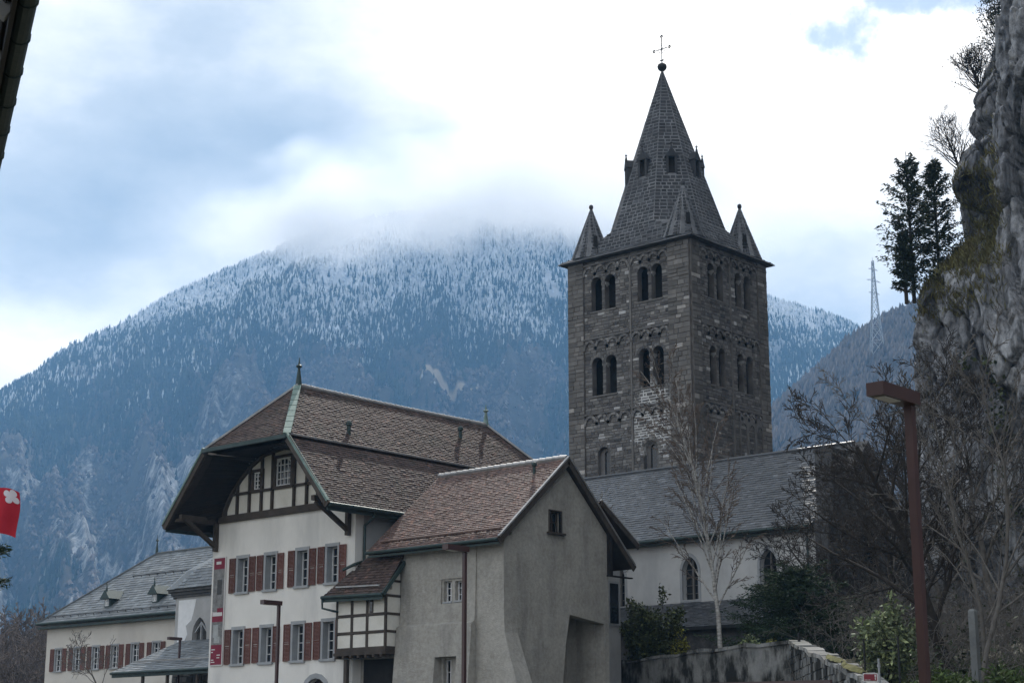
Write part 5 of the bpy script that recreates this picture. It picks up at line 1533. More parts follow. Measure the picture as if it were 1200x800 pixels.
def long_house():
    rng = random.Random(71)
    Y = 65.25; XA, XB = -98.8, -79.0
    T = Thing('long_house', (-90, 69, 0), 'long cream house with hipped grey slate roof and two small dormers', 'house')
    cols = [(-97.70, -96.95), (-95.62, -94.86), (-93.58, -92.84), (-91.56, -90.80), (-89.46, -88.70), (-87.30, -86.56)]
    holes = [rect(a, b, z0, z1) for a, b in cols for z0, z1 in ((7.28, 8.72), (4.0, 5.5))]
    T.part(MB().panel((0, Y, 0), RX, RZ, -RY, rect(XA, XB, 0, 10.3), holes, .4), 'wall', M['plaster_far'])
    T.part(MB().panel((XA, 0, 0), RY, RZ, -RX, rect(Y + .41, 75.0, 0, 10.3), [], .4), 'wall', M['plaster_far'])
    T.part(MB().panel((XB, 0, 0), RY, RZ, RX, rect(Y + .41, 75.0, 0, 10.3), [], .4), 'wall', M['plaster_far'])
    for a, b in cols:
        for z0, z1 in ((7.28, 8.72), (4.0, 5.5)):
            pane_window(T, 'window', a, b, z0, z1, Y, .22, 2, 4, .08, M['stone_trim'], True, rng)
    e = 10.42
    A, B_, C_, D_ = Vector((-99.3, 64.75, e)), Vector((-78.5, 64.75, e)), Vector((-78.5, 75.2, e)), Vector((-99.3, 75.2, e))
    r0, r1 = Vector((-93.6, 69.9, 15.05)), Vector((-83.5, 69.9, 15.05))
    rf = MB()
    for q in ([A, B_, r1, r0], [B_, C_, r1], [C_, D_, r0, r1], [D_, A, r0]): slab(rf, q, .18)
    r = T.part(rf, 'roof', M['slate_far'])
    tile_slope(T, r, A, B_, r1, r0, .42, .26, rng, M['slate_far'], 'roof_slates', .03)
    tile_slope(T, r, D_, A, r0, r0, .42, .26, rng, M['slate_far'], 'roof_slates', .03)
    for (p, q) in ((A, r0), (r0, r1)):
        h = MB(); h.beam(p + RZ * .06, q + RZ * .06, .16, .07, RZ); sub(h, 'ridge_capping', M['slate_far'], r)
    us = (r0 - A); us = us - RX * us.x; us.normalize(); n = RX.cross(us).normalized()
    for d_, x0, x1 in ((.45, -98.5, -79), (4.3, -93.3, -84)):
        sg = MB(); q = Vector((0, A.y, A.z)) + us * d_ + n * .16
        sg.tube([q + RX * x0, q + RX * x1], .03, 6)
        x = x0
        while x < x1: sg.beam(q + RX * x, q + RX * x - n * .16, .03, .03, us); x += .85
        T.part(sg, 'snow_guard', M['iron'])
    g = MB(); g.tube([A + Vector((0, -.08, -.04)), B_ + Vector((0, -.08, -.04))], .09, 8); g.box(A.x, B_.x, A.y + .04, Y - .02, e - .36, e - .22)
    T.part(g, 'gutter', M['copper_dark'])
    f = MB(); finial(f, r0 + RZ * .05, 1.25, .11); T.part(f, 'roof_spike', M['copper_dark'])
    for x in (-92.75, -87.75):
        z = 11.35; yy = A.y + (z - .1 - e) * (r0.y - A.y) / (r0.z - e)
        dm = MB()
        dm.box(x - .30, x + .30, yy - .10, yy + .6, z - .15, z + .42)
        hd = [(x - .52, z + .38), (x + .52, z + .38), (x, z + .95)]
        vs = [(a_, b__, c_) for b__ in (yy - .35, yy + 1.1) for a_, c_ in hd]
        dm.add(vs, [(0, 1, 2), (5, 4, 3), (0, 3, 4, 1), (1, 4, 5, 2), (2, 5, 3, 0)])
        d_ = T.part(dm, 'dormer', M['copper_dark'])
        w = MB(); lattice(w, lambda px_, pz, dd: Vector((px_, yy - .16 + dd, pz)), x - .17, x + .17, z - .08, z + .34, 2, 2, .04, .05, .05); sub(w, 'sash', M['white_frame'], d_)
        f = MB(); finial(f, (x, yy - .2, z + .9), .6, .07); sub(f, 'spike', M['copper_dark'], d_)
long_house()

def chapel():
    rng = random.Random(81)
    T = Thing('chapel', (-78, 64, 0), 'small chapel with peeling plaster and curved slate roof adjoining the long cream house', 'chapel')
    XL, XR, YF, YB, ez = -81.9, -72.0, 62.25, 65.1, 10.85
    # plan with a rounded near corner
    plan = [(XR, YF), ] + [(XL + .9 - .9 * math.sin(t), YF + .9 - .9 * math.cos(t)) for t in np.linspace(0, math.pi / 2, 7)] + [(XL, YB), (XR, YB)]
    w = MB(); k = len(plan)
    niche = arch(-79.65, -78.35, 8.1, 9.65, 6, True)
    w.panel((0, YF, 0), RX, RZ, -RY, rect(XL + .9, XR, 0, ez), [niche], .4)
    for (a, b) in zip(plan[1:-2], plan[2:-1]): w.add([(*a, 0), (*b, 0), (*b, ez), (*a, ez)], [(0, 1, 2, 3)])
    wl = T.part(w, 'wall', M['plaster_shade'])
    sub(MB().panel((0, YF + .33, 0), RX, RZ, -RY, arch(-79.7, -78.3, 8.05, 9.7, 6, True), [], .04), 'niche_back', M['dark_stone'], wl)
    tr = MB(); tr.box(-79.04, -78.96, YF + .1, YF + .22, 8.1, 9.4); tr.beam((-79.55, YF + .16, 8.8), (-79.0, YF + .16, 9.35), .1, .08); tr.beam((-78.45, YF + .16, 8.8), (-79.0, YF + .16, 9.35), .1, .08)
    sub(tr, 'tracery', M['stone_trim'], wl)
    pt = MB()      # sheet of fresh white plaster with a torn edge
    edge = [(-81.0, 7.4), (-80.25, 7.5), (-80.45, 8.2), (-80.1, 8.7), (-80.25, 9.2), (-79.75, 9.5), (-79.55, 10.1), (-79.4, 10.7), (-81.0, 10.7)]
    pt.panel((0, YF - .015, 0), RX, RZ, -RY, edge, [], .014)
    sub(pt, 'plaster_patch', M['white_frame'], wl)
    cn = MB()
    for j, (o, z) in enumerate(((.12, ez), (.22, ez + .16), (.34, ez + .32))):
        ring = [(p[0] - (o if p[0] < XL + .9 else 0), p[1] - (o if p[1] < YF + .5 else 0)) for p in plan]
        cn.add([(*p, z) for p in ring] + [(*p, z + .155) for p in ring], [tuple(range(k))[::-1], tuple(range(k, 2 * k))] + [(i, (i + 1) % k, (i + 1) % k + k, i + k) for i in range(k)])
    T.part(cn, 'cornice', M['dark_stone'])
    z0 = ez + .48
    b = [(p[0] - (.42 if p[0] < XL + .9 else 0), p[1] - (.42 if p[1] < YF + .5 else 0), z0) for p in plan[:-2]] + [(XL - .42, YB + 1.6, z0)]
    md = [(p[0] + .9 if p[0] < XL + 1 else p[0], 62.9 + (p[1] - YF) * .5, z0 + 1.15) for p in b]
    rf = MB(); t = len(b)
    top = (-78.6, 66.3, 14.9); top2 = (XR, 66.3, 14.9)
    vs = b + md + [top, top2]
    fs = [(i, i + 1, t + i + 1, t + i) for i in range(t - 1)] + [(t + i, t + i + 1, 2 * t) for i in range(1, t - 1)] + [(t, t + 1, 2 * t, 2 * t + 1)]
    rf.add(vs, fs)
    r = T.part(rf, 'roof', M['slate_far'])
    mb = MB()
    e0, e1 = Vector(b[1]), Vector(b[0]); m0, m1 = Vector(md[1]), Vector(md[0])
    for (p0, p1, q1, q0) in ((e0, e1, m1, m0), (m0, m1, Vector(top2), Vector(top))):
        ux = (p1 - p0).normalized(); us = q1 - p1; us = us - ux * us.dot(ux); L = us.length; us.normalize(); n = ux.cross(us).normalized()
        Wd = (p1 - p0).length; ta = (q0 - p0).dot(ux)
        tiles(mb, p0 + n * .01, ux, us, n, L, lambda s: (ta * s / L, Wd), .4, .24, rng, .03)
    sub(mb, 'roof_slates', M['slate_far'], r, kind='stuff')
chapel()

def canopy():
    rng = random.Random(91)
    T = Thing('canopy', (-79, 59.5, 0), 'lean-to slate canopy on dark posts in front of the chapel wall', 'canopy')
    yf, yb = 58.3, 62.2
    e0, e1, t1, t0 = Vector((-81.7, yf, 6.45)), Vector((-67.0, yf, 6.45)), Vector((-67.0, yb, 8.35)), Vector((-80.6, yb, 8.35))
    rf = MB(); slab(rf, [e0, e1, t1, t0], .12)
    r = T.part(rf, 'roof', M['slate_far'])
    tile_slope(T, r, e0, e1, t1, t0, .4, .26, rng, M['slate_far'], 'roof_slates', .03)
    sg = MB(); sg.beam(e0.lerp(t0, .25) + Vector((.4, 0, .14)), e1.lerp(t1, .25) + RZ * .14, .05, .08); T.part(sg, 'snow_guard', M['zinc'])
    g = MB(); g.tube([e0 + Vector((0, -.06, -.06)), e1 + Vector((0, -.06, -.06))], .075, 8); g.box(e0.x, e1.x, yf + .02, yf + .14, 6.16, 6.32); T.part(g, 'gutter', M['copper_dark'])
    for x in (-79.0, -76.8, -74.2, -71.4): T.part(MB().box(x - .07, x + .07, yf + .1, yf + .24, 0, 6.18), 'post', M['timber'])
    wl = MB().panel((0, 62.0, 0), RX, RZ, -RY, rect(-81.0, -67, 0, 7.6), [arch(-78.6, -77.6, 3.0, 6.0, 6, True)], .2)
    w = T.part(wl, 'back_wall', M['retain'])
    mb = MB(); masonry(mb, (0, 62.0, 0), RX, -RY, 4.6, 7.5, lambda z: (-81.0, -67.2), [arch(-78.7, -77.5, 3.0, 6.1, 6, True)], rng, ch=(.2, .34), sw=(.3, .7))
    sub(mb, 'wall_masonry', M['rubble'], w, kind='stuff')
canopy()

# ------------------------------------------------------------------ near roof edge, top left
def near_eave():
    rng = random.Random(101)
    p, q = at(31, 0, 12.0), at(-4, 175, 15.0)
    z = 7.25
    p.z = q.z = z
    d = (q - p).normalized(); n = Vector((d.y, -d.x, 0)) * 1.0
    if n.dot(RIGHT) > 0: n = -n                      # towards the building
    a, b = p - d * 7.0, q + d * 5.0
    c = (a + b) / 2
    T = Thing('neighbouring_house', (c.x + n.x * 3, c.y + n.y * 3, 0), 'near house showing only its dark eaves and gutter in the upper corner', 'house')
    w0 = .62
    wl = MB()
    vs = [a + n * w0, b + n * w0, b + n * 6, a + n * 6]
    wl.add([(v.x, v.y, 0) for v in vs] + [(v.x, v.y, z - .1) for v in vs], [(0, 1, 5, 4), (1, 2, 6, 5), (2, 3, 7, 6), (3, 0, 4, 7)])
    T.part(wl, 'wall', M['render'])
    rf = MB(); slab(rf, [a + n * .08 + RZ * .06, b + n * .08 + RZ * .06, b + n * 3.3 + RZ * 2.6, a + n * 3.3 + RZ * 2.6], .12)
    r = T.part(rf, 'roof', M['slate'])
    e0, e1 = (b, a)
    tile_slope(T, r, b + n * .06 + RZ * .06, a + n * .06 + RZ * .06, a + n * 3.3 + RZ * 2.6, b + n * 3.3 + RZ * 2.6, .3, .24, rng, M['slate'], 'roof_slates', .03)
    for k in range(16):
        s_ = a + d * (.3 + k * (b - a).length / 16)
        T.part(MB().beam(s_ + n * .12 - RZ * .10, s_ + n * (w0 + .02) + RZ * .26, .09, .12), 'rafter_end', M['stone_trim'])
    fb = MB(); fb.beam(a + n * .10 - RZ * .04, b + n * .10 - RZ * .04, .035, .20); T.part(fb, 'fascia', M['iron'])
    g = MB(); g.tube([a, b], .078, 12); gt = T.part(g, 'gutter', M['copper_dark'], smooth=False)
    L = (b - a).length; k = .35
    while k < L:
        jr = MB(); jr.tube([a + d * k, a + d * (k + .03)], .088, 12); sub(jr, 'gutter_bracket', M['copper_dark'], gt); k += .72
near_eave()

# ------------------------------------------------------------------ street lamps
def lamp_proto():
    e = bpy.data.objects.new('street_lamp', None); COL.objects.link(e)
    s = .049
    MB().box(-s, s, -s, s, 0, 5.76).build('post', M['lamp_paint'], e)
    MB().box(-.052, -.0495, -.032, .032, .5, .95).build('access_door', M['lamp_paint'], e)
    MB().box(-s - .006, s + .006, -s - .006, s + .006, 5.715, 5.745).build('collar', M['lamp_paint'], e)
    MB().box(-.16, .16, -.16, .16, 0, .02).build('base_plate', M['lamp_paint'], e)
    h = MB(); h.box(-.11, .11, -.80, .075, 5.765, 5.92); hd = h.build('lamp_head', M['lamp_paint'], e)
    b = MB(); b.box(-.07, .07, -.70, -.34, 5.752, 5.763); b.build('diffuser', M['lamp_lens'], hd)
    return e
def place_lamps():
    src = lamp_proto()
    grp = 'oxide red street lamps'
    spots = [((1089, 19.8), 'tall oxide-red street lamp in front of the cliff, nearest and largest of the lamps'),
             ((321, 63.0), 'oxide-red street lamp before the shuttered windows of the white house'),
             ((543, 48.0), 'oxide-red street lamp before the rough grey annex wall'),
             ((204.5, 96.0), 'small oxide-red street lamp before the lean-to canopy')]
    for i, ((px, d), lab) in enumerate(spots):
        x, y = ground_at(px, d)
        z = [0.0, at(325, 704, 63.0).z - 5.92, at(544, 640, 48.0).z - 5.92, at(207, 746.5, 96.0).z - 5.92][i]
        if i == 0: o = src
        else:
            o = src.copy(); COL.objects.link(o)
            for c in src.children:
                cc = c.copy(); COL.objects.link(cc); cc.parent = o
                for g in c.children:
                    gg = g.copy(); COL.objects.link(gg); gg.parent = cc
        o.location = (x, y, z)
        tag(o, lab, 'street lamp', grp)
place_lamps()

# ------------------------------------------------------------------ retaining wall, railing, sign, posts
def retaining_wall():
    rng = random.Random(111)
    W_ = [Vector(p) for p in WALL[:4]]
    T = Thing('retaining_wall', (W_[1].x, W_[1].y, 0), 'long stained retaining wall with stone coping stepping down to the road', 'wall')
    tops = [6.25, 6.2, 3.85, 2.0]
    for i, (a, b) in enumerate(zip(W_[:-1], W_[1:])):
        a = Vector((a.x, a.y, 0)); b = Vector((b.x, b.y, 0))
        d = (b - a).normalized(); n = Vector((d.y, -d.x, 0))
        L = (b - a).length; t = .55
        nseg = 14; vs = []; 
        prof = [tops[i] + (tops[i + 1] - tops[i]) * k / nseg + (.06 * math.sin(k * 1.9 + i) if 0 < k < nseg else 0) for k in range(nseg + 1)]
        if i == 0: prof = [p_ - .28 * (1 - k / nseg) ** 2 for k, p_ in enumerate(prof)]
        mb = MB()
        for k in range(nseg):
            p, q = a + d * (L * k / nseg), a + d * (L * (k + 1) / nseg)
            z0, z1 = prof[k] - .1, prof[k + 1] - .1
            mb.add([p, q, q + RZ * z1, p + RZ * z0], [(0, 1, 2, 3)])
            mb.add([p - n * t + RZ * z0, q - n * t + RZ * z1, q - n * t, p - n * t], [(3, 2, 1, 0)])
            mb.add([p + RZ * z0, q + RZ * z1, q - n * t + RZ * z1, p - n * t + RZ * z0], [(0, 1, 2, 3)])
        T.part(mb, 'wall_face', M['retain'])
        if i >= 1:
            sm = MB()
            up = RZ
            s_ = (tops[i + 1] - tops[i]) / L
            nrm = n
            # stones follow the sloping top
            masonry(sm, a, d, nrm, 1.2, 6.05, lambda z: (0.0, max(0.01, min(L, (tops[i] - .15 - z) / -s_ if s_ < 0 else L))), [], rng, ch=(.2, .34), sw=(.3, .75), gap=.035, proud=(.01, .05))
            T.part(sm, 'wall_stones', M['retain'], kind='stuff')
        x = 0.0
        while x < L - .05:
            w = rng.uniform(.45, .95) if i else rng.uniform(.7, 1.3)
            w = min(w, L - x)
            za = float(np.interp(x / L * nseg, range(nseg + 1), prof)); zb = float(np.interp((x + w) / L * nseg, range(nseg + 1), prof))
            o = rng.uniform(.02, .09); h = rng.uniform(.09, .16); j = rng.uniform(-.03, .04)
            p, q = a + d * (x + .012), a + d * (x + w - .012)
            tn = rng.random()
            vs = [p + n * o + RZ * (za - .10), q + n * o + RZ * (zb - .10), q - n * (t + .05) + RZ * (zb - .10), p - n * (t + .05) + RZ * (za - .10),
                  p + n * (o - .02) + RZ * (za - .1 + h + j), q + n * (o - .02) + RZ * (zb - .1 + h), q - n * (t + .03) + RZ * (zb - .1 + h - j), p - n * (t + .03) + RZ * (za - .1 + h)]
            cb = MB(); cb.add(vs, [(0, 3, 2, 1), (4, 5, 6, 7), (0, 1, 5, 4), (1, 2, 6, 5), (2, 3, 7, 6), (3, 0, 4, 7)], tn)
            T.part(cb, 'coping_stone', M['coping'] if i else M['retain'])
            x += w
    # moss on the sloping part
    a, b = W_[1], W_[2]
    d = (Vector((b.x, b.y, 0)) - Vector((a.x, a.y, 0))); L = d.length; d.normalize(); n = Vector((d.y, -d.x, 0))
    for s0, s1 in ((.55, .72), (.74, .95)):
        ms = MB(); k = 12; vs = []
        for i in range(k + 1):
            f = s0 + (s1 - s0) * i / k
            z = 6.2 + (3.85 - 6.2) * f + .085
            c = Vector((a.x, a.y, 0)) + d * (L * f)
            wv = .16 * math.sin(math.pi * i / k) + .02
            vs += [c - n * (.10 + rng.uniform(-.05, .05) - wv) + RZ * (z + .0), c - n * .15 + RZ * (z + .07), c - n * (.25 + wv + rng.uniform(-.04, .06)) + RZ * z]
        ms.add(vs, [f for i in range(k) for f in ((3 * i, 3 * i + 3, 3 * i + 4, 3 * i + 1), (3 * i + 1, 3 * i + 4, 3 * i + 5, 3 * i + 2))])
        T.part(ms, 'moss', M['moss'])
retaining_wall()

def railing():
    T0 = at(790, 801, 40.0); T1 = at(974, 796.5, 36.0)
    T = Thing('railing', (T0.x, T0.y, 0), 'oxide-red steel railing along the road at the foot of the retaining wall', 'railing')
    T.part(MB().beam(T0 - RZ * .04, T1 - RZ * .04, .06, .10), 'handrail', M['lamp_paint'])
    T.part(MB().beam(T0 - RZ * .55, T1 - RZ * .55, .04, .06), 'lower_rail', M['lamp_paint'])
    for k in range(5):
        p = T0.lerp(T1, k / 4); T.part(MB().box(p.x - .03, p.x + .03, p.y - .03, p.y + .03, 0, p.z - .1), 'post', M['lamp_paint'])
railing()

def sign():
    c = at(1020, 793, 34.0)
    T = Thing('road_sign', (c.x, c.y, 1.2), 'small red and white sign plate on a grey post at the wall end', 'sign')
    po = at(1029.5, 771, 34.1)
    T.part(MB().tube([(po.x, po.y, 1.0), (po.x, po.y, po.z)], .022, 8), 'post', M['galv'])
    cl = MB(); cl.tube([(po.x, po.y, po.z - .17), (po.x, po.y, po.z - .11)], .034, 8); T.part(cl, 'clamp', M['galv'])
    fx = RIGHT; n = -HEAD
    w, h = .145, .082
    def plate(dx0, dx1, dz0, dz1, off, nm, m):
        vs = [c + fx * x + RZ * z + n * o for o in (off, off - .012) for x, z in ((dx0, dz0), (dx1, dz0), (dx1, dz1), (dx0, dz1))]
        mb = MB(); mb.add(vs, [(0, 1, 2, 3), (7, 6, 5, 4), (0, 4, 5, 1), (1, 5, 6, 2), (2, 6, 7, 3), (3, 7, 4, 0)]); T.part(mb, nm, m)
    plate(-w, w, -h, h, 0, 'plate', M['white_sign']); plate(-w + .018, w - .02, -h + .016, h - .02, .008, 'red_field', M['red_sign'])
    plate(-w + .035, -w + .085, -h + .026, -h + .036, .016, 'lettering', M['white_sign']); plate(-w + .10, -w + .14, -h + .026, -h + .036, .016, 'lettering', M['white_sign'])
    plate(w - .065, w - .035, .01, .05, .016, 'emblem', M['white_sign']); plate(w - .06, w - .045, -.05, .0, .016, 'emblem', M['white_sign'])
sign()

def posts():
    for (px, ytop, d, r_, mat, nm, lab, cat) in ((1139.5, 713, 47, .095, M['concrete'], 'concrete_post', 'square concrete post standing on the grassy bank below the cliff', 'post'),
                                               (936, 741, 66.5, .04, M['iron'], 'fence_post', 'thin dark fence post on top of the retaining wall corner', 'post')):
        t = at(px, ytop, d)
        g = float(ground_z(t.x, t.y)) - .2
        mb = MB()
        mb.box(t.x - r_, t.x + r_, t.y - r_, t.y + r_, g, t.z - r_ * .7)
        vs = [(t.x + sx * r_, t.y + sy * r_, t.z - r_ * .7) for sx, sy in ((-1, -1), (1, -1), (1, 1), (-1, 1))] + [(t.x + sx * r_ * .55, t.y + sy * r_ * .55, t.z) for sx, sy in ((-1, -1), (1, -1), (1, 1), (-1, 1))]
        mb.add(vs, [(4, 5, 6, 7), (0, 1, 5, 4), (1, 2, 6, 5), (2, 3, 7, 6), (3, 0, 4, 7)])
        o = mb.build(nm, mat); tag(o, lab, cat)
    # wire fence across the shrub
    a, b = at(1012, 748, 50), at(1052, 745, 48.5)
    T = Thing('wire_fence', (b.x, b.y, 3), 'dark wire fence in front of the pale leafed shrub', 'fence')
    for p in (a, b):
        T.part(MB().tube([(p.x, p.y, float(ground_z(p.x, p.y)) - .3), (p.x, p.y, p.z)], .03, 6), 'post', M['iron'])
    for k in range(5): T.part(MB().tube([a - RZ * (.06 + k * .32), b - RZ * (.06 + k * .32)], .008, 5), 'wire', M['iron'])
posts()

# ------------------------------------------------------------------ flag
def flag():
    d = 32.0
    c = at(-42, 600, d)
    T = Thing('flag', (c.x, c.y, 0), 'red flag with a white four-petalled emblem blowing at the edge of the picture', 'flag')
    T.part(MB().tube([(c.x, c.y, 0), (c.x, c.y, c.z + 1.2)], [.05, .035], 8), 'pole', M['galv'])
    L, H = .98, .86
    nx, nz = 26, 14
    top = at(-38, 566, d)
    def P(u, v):      # u along the fly, v down
        wv = .07 * math.sin(u * 7.0 + v * 1.2) * u + .03 * math.sin(u * 13 + 2 * v)
        sag = .26 * u * u
        fold = .05 * math.sin(v * 5) * u
        return top + RIGHT * (u * L * .96 + fold * .5) + RZ * (-v * H - sag * .6 + .02 * math.sin(u * 9)) + HEAD * (wv + .12 * u)
    mb = MB()
    vs = [P(i / nx, j / nz) for j in range(nz + 1) for i in range(nx + 1)]
    vb = [v + HEAD * .006 for v in vs]
    k = nx + 1; N_ = len(vs)
    fs = [(j * k + i, j * k + i + 1, (j + 1) * k + i + 1, (j + 1) * k + i) for j in range(nz) for i in range(nx)]
    mb.add(vs + vb, fs + [tuple(q + N_ for q in f[::-1]) for f in fs])
    cl = T.part(mb, 'cloth', M['flag_red'], smooth=True)
    em = MB()
    cu, cv = .855, .17
    def Q(u, v): return P(u, v) - HEAD * .009
    def disc(u0, v0, ru, rv):
        ring = [Q(u0 + ru * math.cos(t), v0 + rv * math.sin(t)) for t in np.linspace(0, 2 * math.pi, 16, endpoint=False)]
        em.add([Q(u0, v0)] + ring, [(0, 1 + i, 1 + (i + 1) % 16) for i in range(16)])
    for a in range(4):
        t = a * math.pi / 2 + .5
        disc(cu + .085 * math.cos(t), cv + .10 * math.sin(t), .062, .072)
    disc(cu, cv, .05, .056)
    sub(em, 'emblem', M['flag_white'], cl)
flag()

# ------------------------------------------------------------------ pylon on the hillside
def pylon():
    b = at(1027, 392, 1240.0)
    d = 1240.0
    az = math.atan2((b.x * RIGHT.x + b.y * RIGHT.y), (b.x * HEAD.x + b.y * HEAD.y))
    r = math.hypot(b.x, b.y)
    gz = float(hill_h(np.array([az]), np.array([r]))[0])
    tz = at(1027, 306, d).z
    H = tz - gz
    T = Thing('power_pylon', (b.x, b.y, gz), 'lattice steel power pylon standing on the wooded hillside beside the tower', 'pylon')
    mb = MB()
    wd = lambda f: 4.2 * (1 - f) ** 1.3 + .7
    cs = [(-1, -1), (1, -1), (1, 1), (-1, 1)]
    Pt = lambda f, c: Vector((b.x, b.y, gz)) + RIGHT * (c[0] * wd(f)) + HEAD * (c[1] * wd(f)) + RZ * (f * H)
    lv = [0, .16, .3, .42, .53, .62, .7, .78, .86, .93, 1.0]
    for c in cs:
        leg = MB()
        for f0, f1 in zip(lv[:-1], lv[1:]): leg.beam(Pt(f0, c), Pt(f1, c), .34, .34)
        T.part(leg, 'leg', M['galv'])
    for f0, f1 in zip(lv[:-1], lv[1:]):
        for i in range(4):
            c0, c1 = cs[i], cs[(i + 1) % 4]
            mb.beam(Pt(f0, c0), Pt(f1, c1), .3, .3); mb.beam(Pt(f0, c1), Pt(f1, c0), .3, .3); mb.beam(Pt(f1, c0), Pt(f1, c1), .3, .3)
    T.part(mb, 'bracing', M['galv'], kind='stuff')
    for f, l in ((.66, 6.0), (.79, 7.5), (.91, 5.0)):
        c = Vector((b.x, b.y, gz + f * H)); dv = (RIGHT * .8 + HEAD * .6)
        am = MB(); am.beam(c - dv * l, c + dv * l, .3, .35); am.beam(c + RZ * 1.8, c + dv * l, .2, .2); am.beam(c + RZ * 1.8, c - dv * l, .2, .2)
        T.part(am, 'cross_arm', M['galv'])
    T.part(MB().beam(Vector((b.x, b.y, gz + H)), Vector((b.x, b.y, gz + H + 3)), .2, .2), 'peak', M['galv'])
pylon()
# ------------------------------------------------------------------ cliff on the right
def cliff_mat():
    m = bpy.data.materials.new('limestone_cliff'); m.use_nodes = True
    N = NT(m.node_tree)
    out = N.n('ShaderNodeOutputMaterial'); b = N.n('ShaderNodeBsdfPrincipled')
    m.node_tree.links.new(b.outputs[0], out.inputs[0])
    g = N.n('ShaderNodeNewGeometry'); pos = g.outputs['Position']
    n1 = N.noise(N.scaled(pos, (1, 1, 0.35)), 0.28, 8.0, 0.62)
    col = N.ramp(n1, [(0.32, (0.10, 0.103, 0.114)), (0.48, (0.235, 0.238, 0.25)), (0.66, (0.45, 0.452, 0.46))])
    n2 = N.noise(N.scaled(pos, (1, 1, 0.10)), 1.1, 6.0, 0.65)
    col = N.mix(N.math('MULTIPLY', N.rng(n2, 0.50, 0.66), 0.6), col, (0.030, 0.030, 0.034, 1))
    n3 = N.noise(pos, 0.5, 5.0, 0.6)
    col = N.mix(N.math('MULTIPLY', N.rng(n3, 0.56, 0.72), 0.25), col, (0.16, 0.125, 0.095, 1))
    n4 = N.noise(N.scaled(pos, (1, 1, .55)), 3.2, 8.0, 0.75)
    mm = N.n('ShaderNodeMix', data_type='RGBA', blend_type='MULTIPLY'); N.put(mm, 0, 1.0); N.put(mm, 6, col)
    N.put(mm, 7, N.ramp(n4, [(0.34, g3(0.35)), (0.66, g3(1.5))]))
    N.put(b, 'Base Color', mm.outputs[2]); N.put(b, 'Roughness', 0.9); N.put(b, 'Specular IOR Level', 0.3)
    v = N.n('ShaderNodeTexVoronoi', feature='DISTANCE_TO_EDGE', i_Scale=0.75); N.put(v, 'Vector', N.scaled(pos, (1, 1, 0.5)))
    h = N.math('ADD', N.math('MULTIPLY', N.noise(N.scaled(pos, (1, 1, .6)), 1.8, 9.0, 0.72), 1.0), N.math('MULTIPLY', N.rng(v.outputs['Distance'], 0, .12), .35))
    bn = N.n('ShaderNodeBump', i_Strength=0.8, i_Distance=0.10); N.put(bn, 'Height', h); N.put(b, 'Normal', bn.outputs[0])
    return m
M['cliff'] = cliff_mat()

